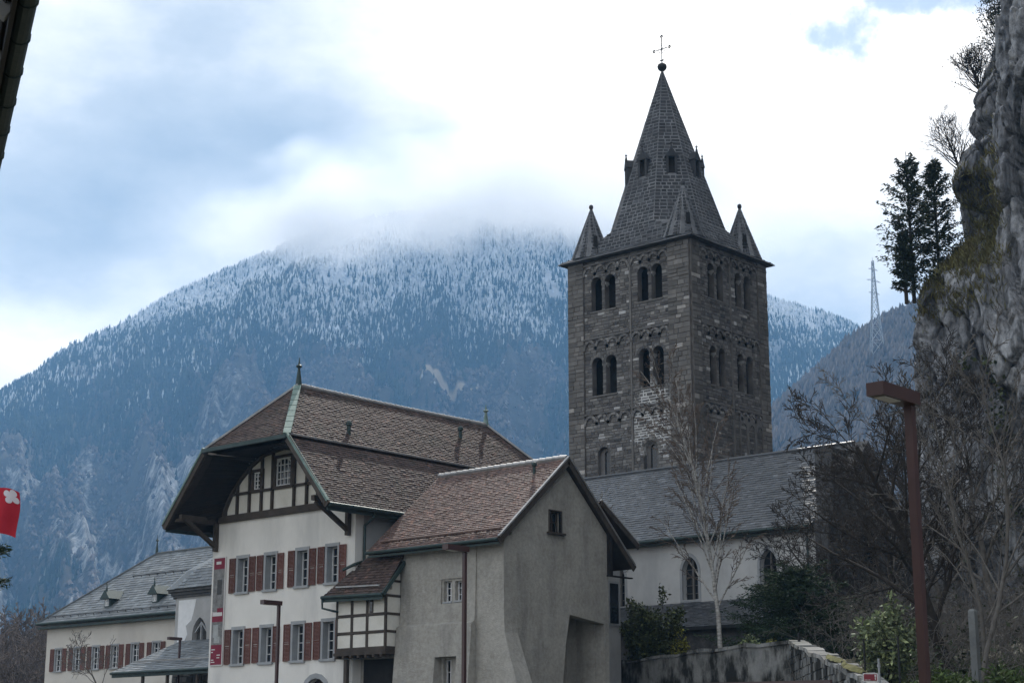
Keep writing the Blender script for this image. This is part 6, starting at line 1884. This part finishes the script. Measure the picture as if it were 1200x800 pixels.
CL = [(-420, 1290, 106), (-250, 1240, 104.5), (-100, 1206, 103), (0, 1183, 102), (60, 1172, 101.2), (80, 1168, 101), (98, 1158, 100.6), (128, 1139, 100), (152, 1135, 99.6), (166, 1147, 100.2), (180, 1130, 99.4), (200, 1122, 98.7), (222, 1118, 98.4),
      (246, 1124, 99), (274, 1127, 99), (286, 1120, 97.8), (300, 1106, 96.0), (316, 1088, 94.4), (330, 1076, 93.4), (350, 1070, 93), (400, 1069, 92.6), (600, 1073, 92), (940, 1068, 90.5)]
def lat_dep(p): return p.dot(RIGHT), p.dot(HEAD)
def cliff():
    rows = []
    for y, px, d in CL:
        p = at(px, y, d); l, dd = lat_dep(p); rows.append((p.z, l, dd))
    rows.sort()
    zt = np.array([r[0] for r in rows]); lt = np.array([r[1] for r in rows]); dt = np.array([r[2] for r in rows])
    zs = np.concatenate([np.arange(1.0, 50.0, .115), np.arange(50.0, 62.0, .4)])
    nl = np.interp(zs, zt, lt); nd = np.interp(zs, zt, dt)
    us = np.linspace(0, 1, 520)
    # plan control points relative to the nose: (u, dlat, ddep)
    U = np.array([0, .06, .10, .13, .28, .46, .60, .625, .66, .70, .80, .88, .95, 1.0])
    A = np.array([26.0, 9.0, 2.4, 0.0, 1.1, 2.6, 3.9, 4.3, 4.6, 5.6, 8.5, 11, 12, 14.0])
    Bd = np.array([70, 22, 5.0, 0.0, -2.0, -3.4, -4.2, -5.6, -8.6, -9.4, -15, -32, -55, -80.0])  # last points carry the cliff on unseen towards the camera, to block sky light
    LAT = nl[:, None] + np.interp(us, U, A)[None, :]
    DEP = nd[:, None] + np.interp(us, U, Bd)[None, :]
    # right of the nose the ledge line climbs and fades: pull the rows towards a common face
    right = sstep(.34, .62, us)[None, :]
    basel, based = np.interp(12.0, zt, lt), np.interp(12.0, zt, dt)
    lean = (zs[:, None] - 12) * .06
    LAT = LAT * (1 - right) + right * (basel + 1.2 + np.interp(us, U, A)[None, :] + lean * .6)
    DEP = DEP * (1 - right) + right * (based + 1.0 + np.interp(us, U, Bd)[None, :] + lean)
    # shear the ledge upward to the right
    zz = zs[:, None] + 0 * us[None, :]
    arc = np.concatenate([[0], np.cumsum(np.hypot(np.diff(np.interp(us, U, A)), np.diff(np.interp(us, U, Bd))))])[None, :] + 0 * zz
    def slabs(cw, ch_, seed, skew=.25):
        """fractured rock: every cell is a slab with its own set-back and tilt, joints between"""
        gx = arc / cw + (fbm(arc / 6, zz / 6, 3, seed + 5) - .5) * 1.1; gy = zz / ch_ + gx * skew + (fbm(arc / 5, zz / 5, 3, seed + 9) - .5) * .9
        ix, iy = np.floor(gx).astype(int), np.floor(gy).astype(int)
        def hsh(i, j, k):
            n_ = (i * 374761393 + j * 668265263 + (seed + k) * 1442695041) & 0xFFFFFFFF
            n_ = ((n_ ^ (n_ >> 13)) * 1274126177) & 0xFFFFFFFF
            return ((n_ ^ (n_ >> 16)) & 0xFFFF) / 65535.0
        f1 = np.full(gx.shape, 9.0); f2 = np.full(gx.shape, 9.0); off = np.zeros(gx.shape)
        for di in (-1, 0, 1):
            for dj in (-1, 0, 1):
                i, j = ix + di, iy + dj
                dx, dy = gx - (i + hsh(i, j, 1)), gy - (j + hsh(i, j, 2))
                d = np.hypot(dx, dy)
                o = hsh(i, j, 3) - .5 + dx * (hsh(i, j, 4) - .5) * .9 + dy * (hsh(i, j, 5) - .5) * .9
                c = d < f1
                f2 = np.where(c, f1, np.minimum(f2, d)); off = np.where(c, o, off); f1 = np.where(c, d, f1)
        return off, np.clip((f2 - f1) / .10, 0, 1)
    big = fbm(arc / 7.0, zz / 16.0, 4, 201) - .5
    o1, e1 = slabs(3.4, 7.5, 300); o2, e2 = slabs(1.3, 2.6, 340); o3, e3 = slabs(.55, .9, 380, .1)
    fine = fbm(arc / .6, zz / .8, 4, 231) - .5
    disp = big * 2.6 + o1 * 2.2 + o2 * 1.0 + o3 * .38 + fine * .35 - (1 - e1) * .55 - (1 - e2) * .22
    fade = np.clip((us - .05) / .06, 0, 1)[None, :] * (1 - .30 * np.exp(-((us - .13) / .03) ** 2))[None, :]
    disp = disp * fade
    LAT = LAT - disp * .62; DEP = DEP - disp * .78
    X = RIGHT.x * LAT + HEAD.x * DEP; Y = RIGHT.y * LAT + HEAD.y * DEP
    n, m = X.shape
    idx = np.arange(n * m).reshape(n, m)
    q = np.stack([idx[:-1, :-1], idx[:-1, 1:], idx[1:, 1:], idx[1:, :-1]], -1).reshape(-1, 4)
    fast_mesh('cliff', np.stack([X, Y, zz], -1).reshape(-1, 3), q, M['cliff'], kind='structure', smooth=False)
    return X, Y, zz, us
CX, CY, CZ, CU = cliff()

# ------------------------------------------------------------------ plants
def tubes_np(segs, n=4):
    """segs: (k, 8) p0 p1 r0 r1 -> verts, quads"""
    s = np.asarray(segs, float)
    p0, p1, r0, r1 = s[:, 0:3], s[:, 3:6], s[:, 6], s[:, 7]
    d = p1 - p0; d /= np.maximum(np.linalg.norm(d, axis=1, keepdims=True), 1e-9)
    ref = np.where(np.abs(d[:, 2:3]) < .9, np.array([[0, 0, 1.0]]), np.array([[1.0, 0, 0]]))
    a = np.cross(d, ref); a /= np.linalg.norm(a, axis=1, keepdims=True); b = np.cross(d, a)
    V = []
    for p, r in ((p0, r0), (p1, r1)):
        for k in range(n):
            t = 2 * math.pi * k / n
            V.append(p + (a * math.cos(t) + b * math.sin(t)) * r[:, None])
    V = np.stack(V, 1)
    base = (np.arange(len(s)) * 2 * n)[:, None, None]
    q = np.array([[k, (k + 1) % n, n + (k + 1) % n, n + k] for k in range(n)])[None]
    return V.reshape(-1, 3), (base + q).reshape(-1, 4)

def grow(rng, base, height, r0, lean=(0, 0), levels=4, nb=(7, 5, 5, 4), spread=.75, ratio=.55, droop=0.0, crown=.3, wig=.12, minr=.007, gravity=0.0, up=.25):
    """bare tree skeleton: list of segments by level"""
    segs = [[] for _ in range(levels + 1)]
    def branch(p, d, length, r, lv):
        k = 7 if lv == 0 else (5 if lv == 1 else (4 if lv == 2 else 3))
        pts = [(p.copy(), r)]
        q = p.copy(); dd = d.copy()
        for i in range(k):
            dd = (dd + Vector((rng.gauss(0, wig), rng.gauss(0, wig), rng.gauss(0, wig * .6) + (up * .12 if lv else .03) - (gravity * lv * .08)))).normalized()
            q2 = q + dd * (length / k)
            ra = r * (1 - .80 * i / k) if lv == 0 else r * (1 - .75 * i / k)
            rb = r * (1 - .80 * (i + 1) / k) if lv == 0 else r * (1 - .75 * (i + 1) / k)
            segs[lv].append((*q, *q2, max(ra, minr), max(rb, minr)))
            pts.append((q2.copy(), max(rb, minr), dd.copy()))
            q = q2
        if lv >= levels: return
        cnt = nb[lv]
        for j in range(cnt):
            f = (crown if lv == 0 else .2) + (1 - (crown if lv == 0 else .2)) * (j + rng.random()) / cnt
            f = min(f, .98)
            i = min(int(f * k), k - 1)
            a, b = Vector(pts[i][0]), Vector(pts[i + 1][0])
            o = a.lerp(b, f * k - i)
            ax = pts[i + 1][2]
            side = ax.orthogonal().normalized()
            side.rotate(Matrix.Rotation(rng.uniform(0, 6.283) if lv else j * 2.4 + rng.uniform(-.4, .4), 3, ax))
            an = rng.uniform(.55, 1.1) * spread
            nd = (ax * math.cos(an) + side * math.sin(an)).normalized()
            ln = length * ratio * rng.uniform(.65, 1.15) * (1.15 - .55 * f if lv == 0 else 1 - .3 * f)
            branch(o, nd, ln, max(pts[i + 1][1] * .62, minr), lv + 1)
    d0 = Vector((lean[0], lean[1], 1)).normalized()
    branch(Vector(base), d0, height, r0, 0)
    return segs

def tips(segs, lv=None):
    arr = np.concatenate([np.array(s) for s in segs[(lv if lv is not None else -2):] if s])
    return arr

def bare_tree(name, px, d, h, r0, label, seed, lean_px=0.0, mat='bark', twig='bark', z=None, group=None, **kw):
    rng = random.Random(seed)
    x, y = ground_at(px, d)
    gz = float(ground_z(x, y)) - .15 if z is None else z
    T = Thing(name, (x, y, gz), label, 'tree', group)
    ln = RIGHT * lean_px
    sg = grow(rng, (x, y, gz), h, r0, (ln.x, ln.y), **kw)
    v, q = tubes_np(sg[0], 8)
    hang(fast_mesh('trunk', v, q, M[mat], smooth=True), T.e)
    v1, q1 = tubes_np(np.array(sg[1]), 5)
    hang(fast_mesh('branches', v1, q1, M[mat], kind='stuff', smooth=True), T.e)
    rest = np.concatenate([np.array(s) for s in sg[2:] if len(s)])
    v2, q2 = tubes_np(rest, 3)
    hang(fast_mesh('crown', v2, q2, M[twig], kind='stuff'), T.e)
    return T, sg

def leaves(mb_pts, size, rng, tint=(0, 1), flat=0.0, aspect=.5, dirs=None, curl=.25):
    """kite-shaped leaves at points (n,3); returns verts, quads, tints"""
    P = np.asarray(mb_pts, float); n = len(P)
    if dirs is None:
        d = rng.normal(size=(n, 3)); d[:, 2] *= (1 - flat)
    else:
        d = np.asarray(dirs, float) + rng.normal(size=(n, 3)) * .35
    d /= np.linalg.norm(d, axis=1, keepdims=True)
    r = rng.normal(size=(n, 3)); s = np.cross(d, r); s /= np.maximum(np.linalg.norm(s, axis=1, keepdims=True), 1e-6)
    nn = np.cross(d, s)
    sz = size * rng.uniform(.6, 1.3, n)[:, None]
    a = P; b = P + d * sz * .5 + s * sz * aspect * .5 + nn * sz * curl * .2; c = P + d * sz; e = P + d * sz * .5 - s * sz * aspect * .5 + nn * sz * curl * .2
    V = np.stack([a, b, c, e], 1).reshape(-1, 3)
    Q = np.arange(n * 4).reshape(n, 4)
    return V, Q, rng.uniform(tint[0], tint[1], n)

def near_pts(segs, n, rng, rad):
    s = np.asarray(segs); i = rng.integers(0, len(s), n); t = rng.random(n)[:, None]
    return s[i, 0:3] * (1 - t) + s[i, 3:6] * t + rng.normal(size=(n, 3)) * rad, (s[i, 3:6] - s[i, 0:3])

# --- birch behind the wall
def birch():
    rg = np.random.default_rng(5)
    T, sg = bare_tree('birch_tree', 848, 73.0, 11.4, .105, 'slender white-barked birch tree with bare brown twigs before the church nave', 402, lean_px=-.03, mat='birch', twig='twig_brown', z=6.0,
                      levels=4, nb=(30, 8, 7, 5), spread=.50, ratio=.36, crown=.16, wig=.055, minr=.0095, gravity=1.0, up=.9)
birch()

BT = [('bare_tree', 1128, 57, 8.6, .24, -.30, 'dark leaning bare tree with the thickest trunk beside the tall lamp', 1, 'bark', 'bark'),
      ('bare_tree', 1092, 63, 8.2, .20, -.12, 'dark bare tree standing just right of the tall lamp post, behind it', 2, 'bark', 'bark'),
      ('bare_tree', 1046, 70, 8.0, .18, -.05, 'bare tree whose crown fills the space behind the tall lamp head', 3, 'bark', 'bark'),
      ('bare_tree', 1016, 76, 6.2, .13, -.10, 'small bare tree before the dark church gable', 4, 'bark', 'bark'),
      ('bare_tree', 1152, 50, 9.5, .085, .0, 'thin straight bare sapling beside the concrete post', 5, 'bark_grey', 'bark_grey'),
      ('bare_tree', 1167, 51, 9.0, .08, -.03, 'thin grey bare sapling growing nearest the picture edge by the concrete post', 6, 'bark_grey', 'bark_grey'),
      ('bare_tree', 1188, 62, 9.5, .16, -.05, 'bare tree growing against the foot of the cliff', 7, 'bark_grey', 'bark'),
      ('bare_tree', 1070, 82, 9.0, .16, .02, 'distant bare tree between the church gable and the cliff', 8, 'bark', 'bark'),
      ('bare_tree', 1118, 76, 10.0, .16, .04, 'bare grey tree close under the cliff ledge', 9, 'bark_grey', 'bark_grey')]
for nm, px, d, h, r0, ln, lab, sd, m1, m2 in BT:
    bare_tree(nm, px, d, h, r0, lab, 500 + sd, lean_px=ln, mat=m1, twig=m2, group='bare trees below the cliff', levels=4, nb=(13, 7, 6, 5) if r0 > .1 else (14, 6, 5, 3), spread=.85 if r0 > .1 else .6,
              ratio=.52 if r0 > .1 else .36, crown=.22, wig=.13, minr=.011)
bare_tree('bare_tree', 724, 79, 9.0, .09, 'thin bare sapling rising beside the right edge of the grey annex', 611, lean_px=.0, mat='bark_grey', twig='bark_grey', z=4.5, levels=3, nb=(9, 5, 4), spread=.6, ratio=.34, crown=.4, wig=.04, minr=.011)
bare_tree('bare_tree', 112, 96, 4.2, .07, 'little bare fruit tree in front of the long cream house', 613, mat='bark_grey', twig='bark_grey', z=3.9, levels=4, nb=(8, 5, 4, 3), spread=.9, ratio=.6, crown=.3, wig=.14, minr=.010)

# --- broad shrubs and evergreens
def shrub(name, px, d, ytop, ybot, wpx, n, size, mat, label, seed, stems=9, aspect=.5, twigmat='bark', lean=0.0, hollow=.35):
    rng = random.Random(seed); rg = np.random.default_rng(seed)
    t = at(px, ytop, d); b = at(px, ybot, d)
    H = t.z - b.z; w = wpx / 2058 * d / 2
    T = Thing(name, (b.x, b.y, b.z), label, 'shrub')
    segs = []
    for k in range(stems):
        a = rng.uniform(0, 6.28); rr = math.sqrt(rng.random()) * .9
        dv = Vector((math.cos(a) * w * rr / H, math.sin(a) * w * rr / H, 1 - .45 * rr * rng.random()))
        sg = grow(rng, (b.x + dv.x * .2, b.y + dv.y * .2, b.z - .3), H * (1.12 - .35 * rr) * dv.length * .95, .035, (dv.x / max(dv.z, .2), dv.y / max(dv.z, .2)), levels=2, nb=(8, 5), spread=.8, ratio=.36, crown=.15, wig=.12, minr=.006)
        segs += [s for l in sg for s in l]
    v, q = tubes_np(segs, 3)
    hang(fast_mesh('stems', v, q, M[twigmat], kind='stuff'), T.e)
    P, D = near_pts(segs, n, rg, size * .55)
    k = P[:, 2] > b.z + .05
    P, D = P[k], D[k]
    V, Q, tt = leaves(P, size, rg, aspect=aspect, dirs=D + rg.normal(size=D.shape) * .5 * np.linalg.norm(D, axis=1, keepdims=True))
    hang(fast_mesh('foliage', V, Q, M[mat], kind='stuff', tint=tt), T.e)
    return T
shrub('olive_shrub', 768, 79.5, 694, 790, 78, 13000, .17, 'leaf_shrub', 'round olive-green shrub behind the retaining wall next to the annex', 701, 16)
shrub('pale_shrub', 1043, 50.5, 702, 806, 62, 5200, .17, 'leaf_pale', 'pale variegated evergreen shrub growing behind the sign', 702, 14, .45)
shrub('grey_shrub', 882, 72.6, 738, 772, 30, 1400, .13, 'leaf_pale', 'small grey-green shrub on the wall below the yew', 703, 7)
shrub('yellow_shrub', 906, 71.0, 743, 770, 30, 1200, .11, 'leaf_yellow', 'low yellow-green shrub on the wall corner', 704, 7)
shrub('yellow_shrub', 802, 78.5, 733, 775, 20, 500, .13, 'leaf_yellow', 'sparse yellow-leaved twig shrub between the olive shrub and the birch', 705, 5)
shrub('grass_bush', 1110, 42, 776, 830, 60, 3600, .20, 'grass', 'bright green bush on the bank by the tall lamp', 706, 12, .22)
shrub('grass_bush', 1185, 43, 772, 835, 60, 3600, .20, 'grass', 'green bush on the bank at the picture edge', 707, 12, .22)

def yew(name, px, d, ytop, ybot, wpx, label, seed, mat='leaf_yew', nb=60, cat='tree', trunk_top=.9, dens=1.0, size=.17, asp=.22, group=None, rag=(.7, 1.1)):
    """dark conifer with flat drooping needle sprays"""
    rng = random.Random(seed); rg = np.random.default_rng(seed)
    t = at(px, ytop, d); b = at(px, ybot, d)
    H = t.z - b.z; w = wpx / 2058 * d / 2
    T = Thing(name, (b.x, b.y, b.z), label, cat, group)
    main = [(b.x, b.y, b.z - .5, b.x, b.y, b.z + H * .5, .12, .08), (b.x, b.y, b.z + H * .5, b.x, b.y, b.z + H * trunk_top, .08, .02)]
    v, q = tubes_np(main, 7); hang(fast_mesh('trunk', v, q, M['bark']), T.e)
    segs = []; sp = []
    for k in range(nb):
        f = (k + rng.random()) / nb
        a = k * 2.4 + rng.uniform(-.3, .3)
        r = w * (1.05 - .80 * f ** 1.4) * rng.uniform(*rag)
        p = Vector((b.x, b.y, b.z + H * (.02 + .86 * f)))
        rise = rng.uniform(.25, .85)
        prev = p; n_ = 8
        for i in range(1, n_ + 1):
            s = i / n_
            c = p + Vector((math.cos(a), math.sin(a), 0)) * (r * s) + RZ * (r * (rise * s - .22 * s * s) + H * .06 * s)
            segs.append((*prev, *c, .028 * (1.1 - s), .028 * (1.05 - s) * .9 + .004))
            if i > 1:
                for sd in (-1, 1):
                    l = r * .50 * (1.1 - s * .6) * rng.uniform(.6, 1.3)
                    dv = Vector((math.cos(a + sd * .9), math.sin(a + sd * .9), rng.uniform(-.15, .25)))
                    e = c + dv * l
                    sp.append((*c, *e, .008, .004))
            prev = c
    v, q = tubes_np(segs, 4); hang(fast_mesh('branches', v, q, M['bark'], kind='stuff'), T.e)
    allp = np.array(segs + sp)
    Vs, Qs, Ts = [], [], []
    P, D = near_pts(np.array(sp), int(nb * 300 * dens), rg, .05)
    P2, D2 = near_pts(np.array(segs), int(nb * 90 * dens), rg, .05)
    P = np.concatenate([P, P2]); D = np.concatenate([D, D2])
    V, Q, tt = leaves(P, size, rg, aspect=asp, dirs=D / np.linalg.norm(D, axis=1, keepdims=True) + np.array([[0, 0, -.15]]))
    hang(fast_mesh('crown', V, Q, M[mat], kind='stuff', tint=tt), T.e)
yew('yew_tree', 940, 76, 664, 800, 190, 'broad dark green yew in front of the nave windows', 801, nb=130)
yew('conifer_tree', -56, 46, 560, 716, 100, 'dark conifer at the picture edge below the flag, only a branch tip showing', 802, nb=46)

# --- evergreen trees on the cliff ledge
def ledge_tree(px, d, ybase, ytop, label, seed, n=5200, wide=.42, lean=0.0, mat='leaf_dark', size=.17, name='evergreen_tree'):
    rng = random.Random(seed); rg = np.random.default_rng(seed)
    b = at(px, ybase, d); t = at(px, ytop, d); H = t.z - b.z
    T = Thing(name, b, label, 'tree', 'trees on the cliff')
    ln = RIGHT * lean
    sg = grow(rng, b - RZ * .6, H * .98, .11, (ln.x, ln.y), levels=3, nb=(30, 5, 4), spread=.85, ratio=wide, crown=.08, wig=.035, minr=.012, up=.9)
    v, q = tubes_np(sg[0], 7); hang(fast_mesh('trunk', v, q, M['bark']), T.e)
    rest = np.concatenate([np.array(s) for s in sg[1:] if len(s)])
    v, q = tubes_np(rest, 3); hang(fast_mesh('branches', v, q, M['bark'], kind='stuff'), T.e)
    if n:
        # foliage sits in clumps at the twig ends, leaving gaps between
        ends = np.array(sg[2] + sg[3]); pick = ends[rg.choice(len(ends), min(len(ends), 480), replace=False)]
        P, D = near_pts(pick, n, rg, .16)
        V, Q, tt = leaves(P, size, rg, aspect=.5)
        hang(fast_mesh('crown', V, Q, M[mat], kind='stuff', tint=tt), T.e)
G_ = 'trees on the cliff'
yew('evergreen_tree', 1071, 94.3, 176, 345, 84, 'taller dark evergreen at the outer end of the cliff ledge', 901, 'leaf_dark', 62, dens=.34, rag=(.35, 1.2), size=.20, asp=.4, group=G_, trunk_top=.99)
yew('evergreen_tree', 1101, 96.0, 180, 326, 78, 'dark evergreen nearer the rock wall on the cliff ledge', 902, 'leaf_dark', 62, dens=.34, rag=(.35, 1.2), size=.20, asp=.4, group=G_, trunk_top=.99)
yew('evergreen_tree', 1062, 93.6, 268, 346, 30, 'low evergreen hanging over the tip of the cliff ledge', 903, 'leaf_dark', 30, dens=.4, size=.18, asp=.4, group=G_, trunk_top=.99)
ledge_tree(1128, 99.5, 196, 138, 'leafless reddish tree leaning out from the upper cliff', 904, 0, .62, -.35, name='bare_tree')
ledge_tree(1152, 100.5, 106, 60, 'bare bush on the upper cliff edge', 905, 300, .7, -.3, name='bare_tree')
ledge_tree(1172, 101, 80, -8, 'dark leafy tree at the very top of the cliff', 906, 1500, .45, -.12, mat='leaf_dark')
ledge_tree(1190, 101, 60, -40, 'second dark tree at the very top of the cliff, cut by the picture edge', 907, 1800, .45, -.05)

# --- grass on the ledge, ivy on the rock, bank grass, undergrowth
def ledge_grass():
    rg = np.random.default_rng(61)
    i0 = int(np.argmin(np.abs(CU - .11))); i1 = int(np.argmin(np.abs(CU - .60)))
    P = []; D = []
    up = None
    X, Y, Z = CX[:, i0:i1], CY[:, i0:i1], CZ[:, i0:i1]
    A = np.stack([X, Y, Z], -1)
    du = A[1:, 1:] - A[1:, :-1]; dv = A[1:, 1:] - A[:-1, 1:]
    nr = np.cross(du, dv); nr /= np.linalg.norm(nr, axis=-1, keepdims=True)
    nr = np.where((nr[..., 2:3] < 0) & (np.abs(nr[..., 2:3]) > .3), -nr, nr)
    flat = np.abs(nr[..., 2])
    z = Z[1:, 1:]
    zlo, zhi = at(1072, 340, 93).z, at(1128, 262, 99).z
    w = np.where((flat > .42) & (z > zlo - 2.0) & (z < zhi + 3.0), flat, 0) + np.where((flat > .70), .04, 0)
    w = w / w.sum()
    idx = rg.choice(w.size, 9000, p=w.ravel())
    B = A[1:, 1:].reshape(-1, 3)[idx] + rg.normal(size=(9000, 3)) * .12
    d = np.tile(np.array([[0, 0, 1.0]]), (9000, 1)) + rg.normal(size=(9000, 3)) * .35 + (-0.5) * np.array([[RIGHT.x * .6 + HEAD.x * .8, RIGHT.y * .6 + HEAD.y * .8, 0]])
    V, Q, tt = leaves(B, .42, rg, aspect=.14, dirs=d)
    o = fast_mesh('ledge_grass', V, Q, M['dry_grass'], kind='stuff', tint=tt)
    tag(o, 'dry yellow-green grass growing on the cliff ledge', 'grass')
    # ivy
    n = 5200
    ui = rg.integers(int(.34 * 520), int(.70 * 520), n); zi = rg.integers(0, 190, n)
    pt = np.stack([CX[zi, ui], CY[zi, ui], CZ[zi, ui]], -1)
    k = fbm(ui / 22.0, zi / 40.0, 4, 88) > .57
    pt = pt[k] - np.array([[RIGHT.x * .5 + HEAD.x * .7, RIGHT.y * .5 + HEAD.y * .7, 0]]) * .2 + rg.normal(size=(k.sum(), 3)) * .2
    V, Q, tt = leaves(pt, .26, rg, aspect=.8)
    o = fast_mesh('ivy', V, Q, M['leaf_shrub'], kind='stuff', tint=tt * .8)
    tag(o, 'ivy climbing the lower cliff face behind the saplings', 'ivy')
ledge_grass()

def bank_grass():
    rg = np.random.default_rng(71)
    n = 26000
    d = rg.uniform(30, 60, n); px = rg.uniform(1015, 1260, n)
    lat = (px - 600) / 2058 * d
    x = RIGHT.x * lat + HEAD.x * d; y = RIGHT.y * lat + HEAD.y * d
    z = ground_z(x, y)
    k = fbm(x / 3, y / 3, 3, 5) > .35
    P = np.stack([x, y, z], -1)[k]
    V, Q, tt = leaves(P, .32, rg, aspect=.10, dirs=np.tile(np.array([[0, 0, 1.0]]), (len(P), 1)))
    o = fast_mesh('bank_grass', V, Q, M['grass'], kind='stuff', tint=tt)
    tag(o, 'green grass on the bank below the cliff', 'grass')
    # bramble and brushwood under the trees
    rng = random.Random(72); segs = []
    for i in range(330):
        dd = rng.uniform(50, 88); px_ = rng.uniform(975, 1215)
        xx, yy = ground_at(px_, dd); zz = float(ground_z(xx, yy))
        a = rng.uniform(0, 6.28)
        sg = grow(rng, (xx, yy, zz - .1), rng.uniform(1.4, 4.0), .022, (math.cos(a) * .5, math.sin(a) * .5), levels=2, nb=(6, 4), spread=1.0, ratio=.45, crown=.15, wig=.22, minr=.007, gravity=.8)
        segs += [s for l in sg for s in l]
    v, q = tubes_np(segs, 3)
    o = fast_mesh('undergrowth', v, q, M['bark_grey'], kind='stuff')
    tag(o, 'tangled leafless brushwood under the bare trees', 'undergrowth')
    n = 7000
    d = rg.uniform(52, 88, n); px = rg.uniform(985, 1215, n)
    lat = (px - 600) / 2058 * d
    x = RIGHT.x * lat + HEAD.x * d; y = RIGHT.y * lat + HEAD.y * d
    k = fbm(x / 4, y / 4, 3, 15) > .5
    P = np.stack([x, y, ground_z(x, y) + rg.exponential(.7, n)], -1)[k]
    V, Q, tt = leaves(P, .18, rg, aspect=.6)
    o = fast_mesh('ground_ivy', V, Q, M['leaf_dark'], kind='stuff', tint=tt)
    tag(o, 'dark ivy and evergreen scrub on the slope under the bare trees', 'undergrowth')
bank_grass()

# --- brown winter wood at the lower left
def winter_wood():
    rng = random.Random(81)
    V, Q = [], []; base = 0
    protos = []
    for k in range(4):
        sg = grow(random.Random(820 + k), (0, 0, 0), 13.0, .16, (0, 0), levels=3, nb=(16, 7, 6), spread=.8, ratio=.38, crown=.15, wig=.10, minr=.045)
        protos.append(tubes_np(np.concatenate([np.array(s) for s in sg]), 3))
    rows = [(px, d) for d in (205, 225, 250, 280) for px in range(-170, 150, 7)]
    for px, d in rows:
        px += rng.uniform(-5, 5); d += rng.uniform(-10, 10)
        if px > 95 + (d - 205) * .2: continue
        v, q = protos[rng.randrange(4)]
        x, y = ground_at(px, d)
        a = rng.uniform(0, 6.28); s = rng.uniform(.75, 1.15)
        ybase = {True: 0}[True]
        hz_ = (d - 190) * .11
        r = np.array([[math.cos(a), -math.sin(a), 0], [math.sin(a), math.cos(a), 0], [0, 0, 1]])
        V.append(v @ r.T * s + np.array([[x, y, hz_]])); Q.append(q + base); base += len(v)
    o = fast_mesh('winter_wood', np.concatenate(V), np.concatenate(Q), M['twig_brown'], kind='stuff')
    tag(o, 'brown leafless wood behind the long cream house', 'wood')
winter_wood()
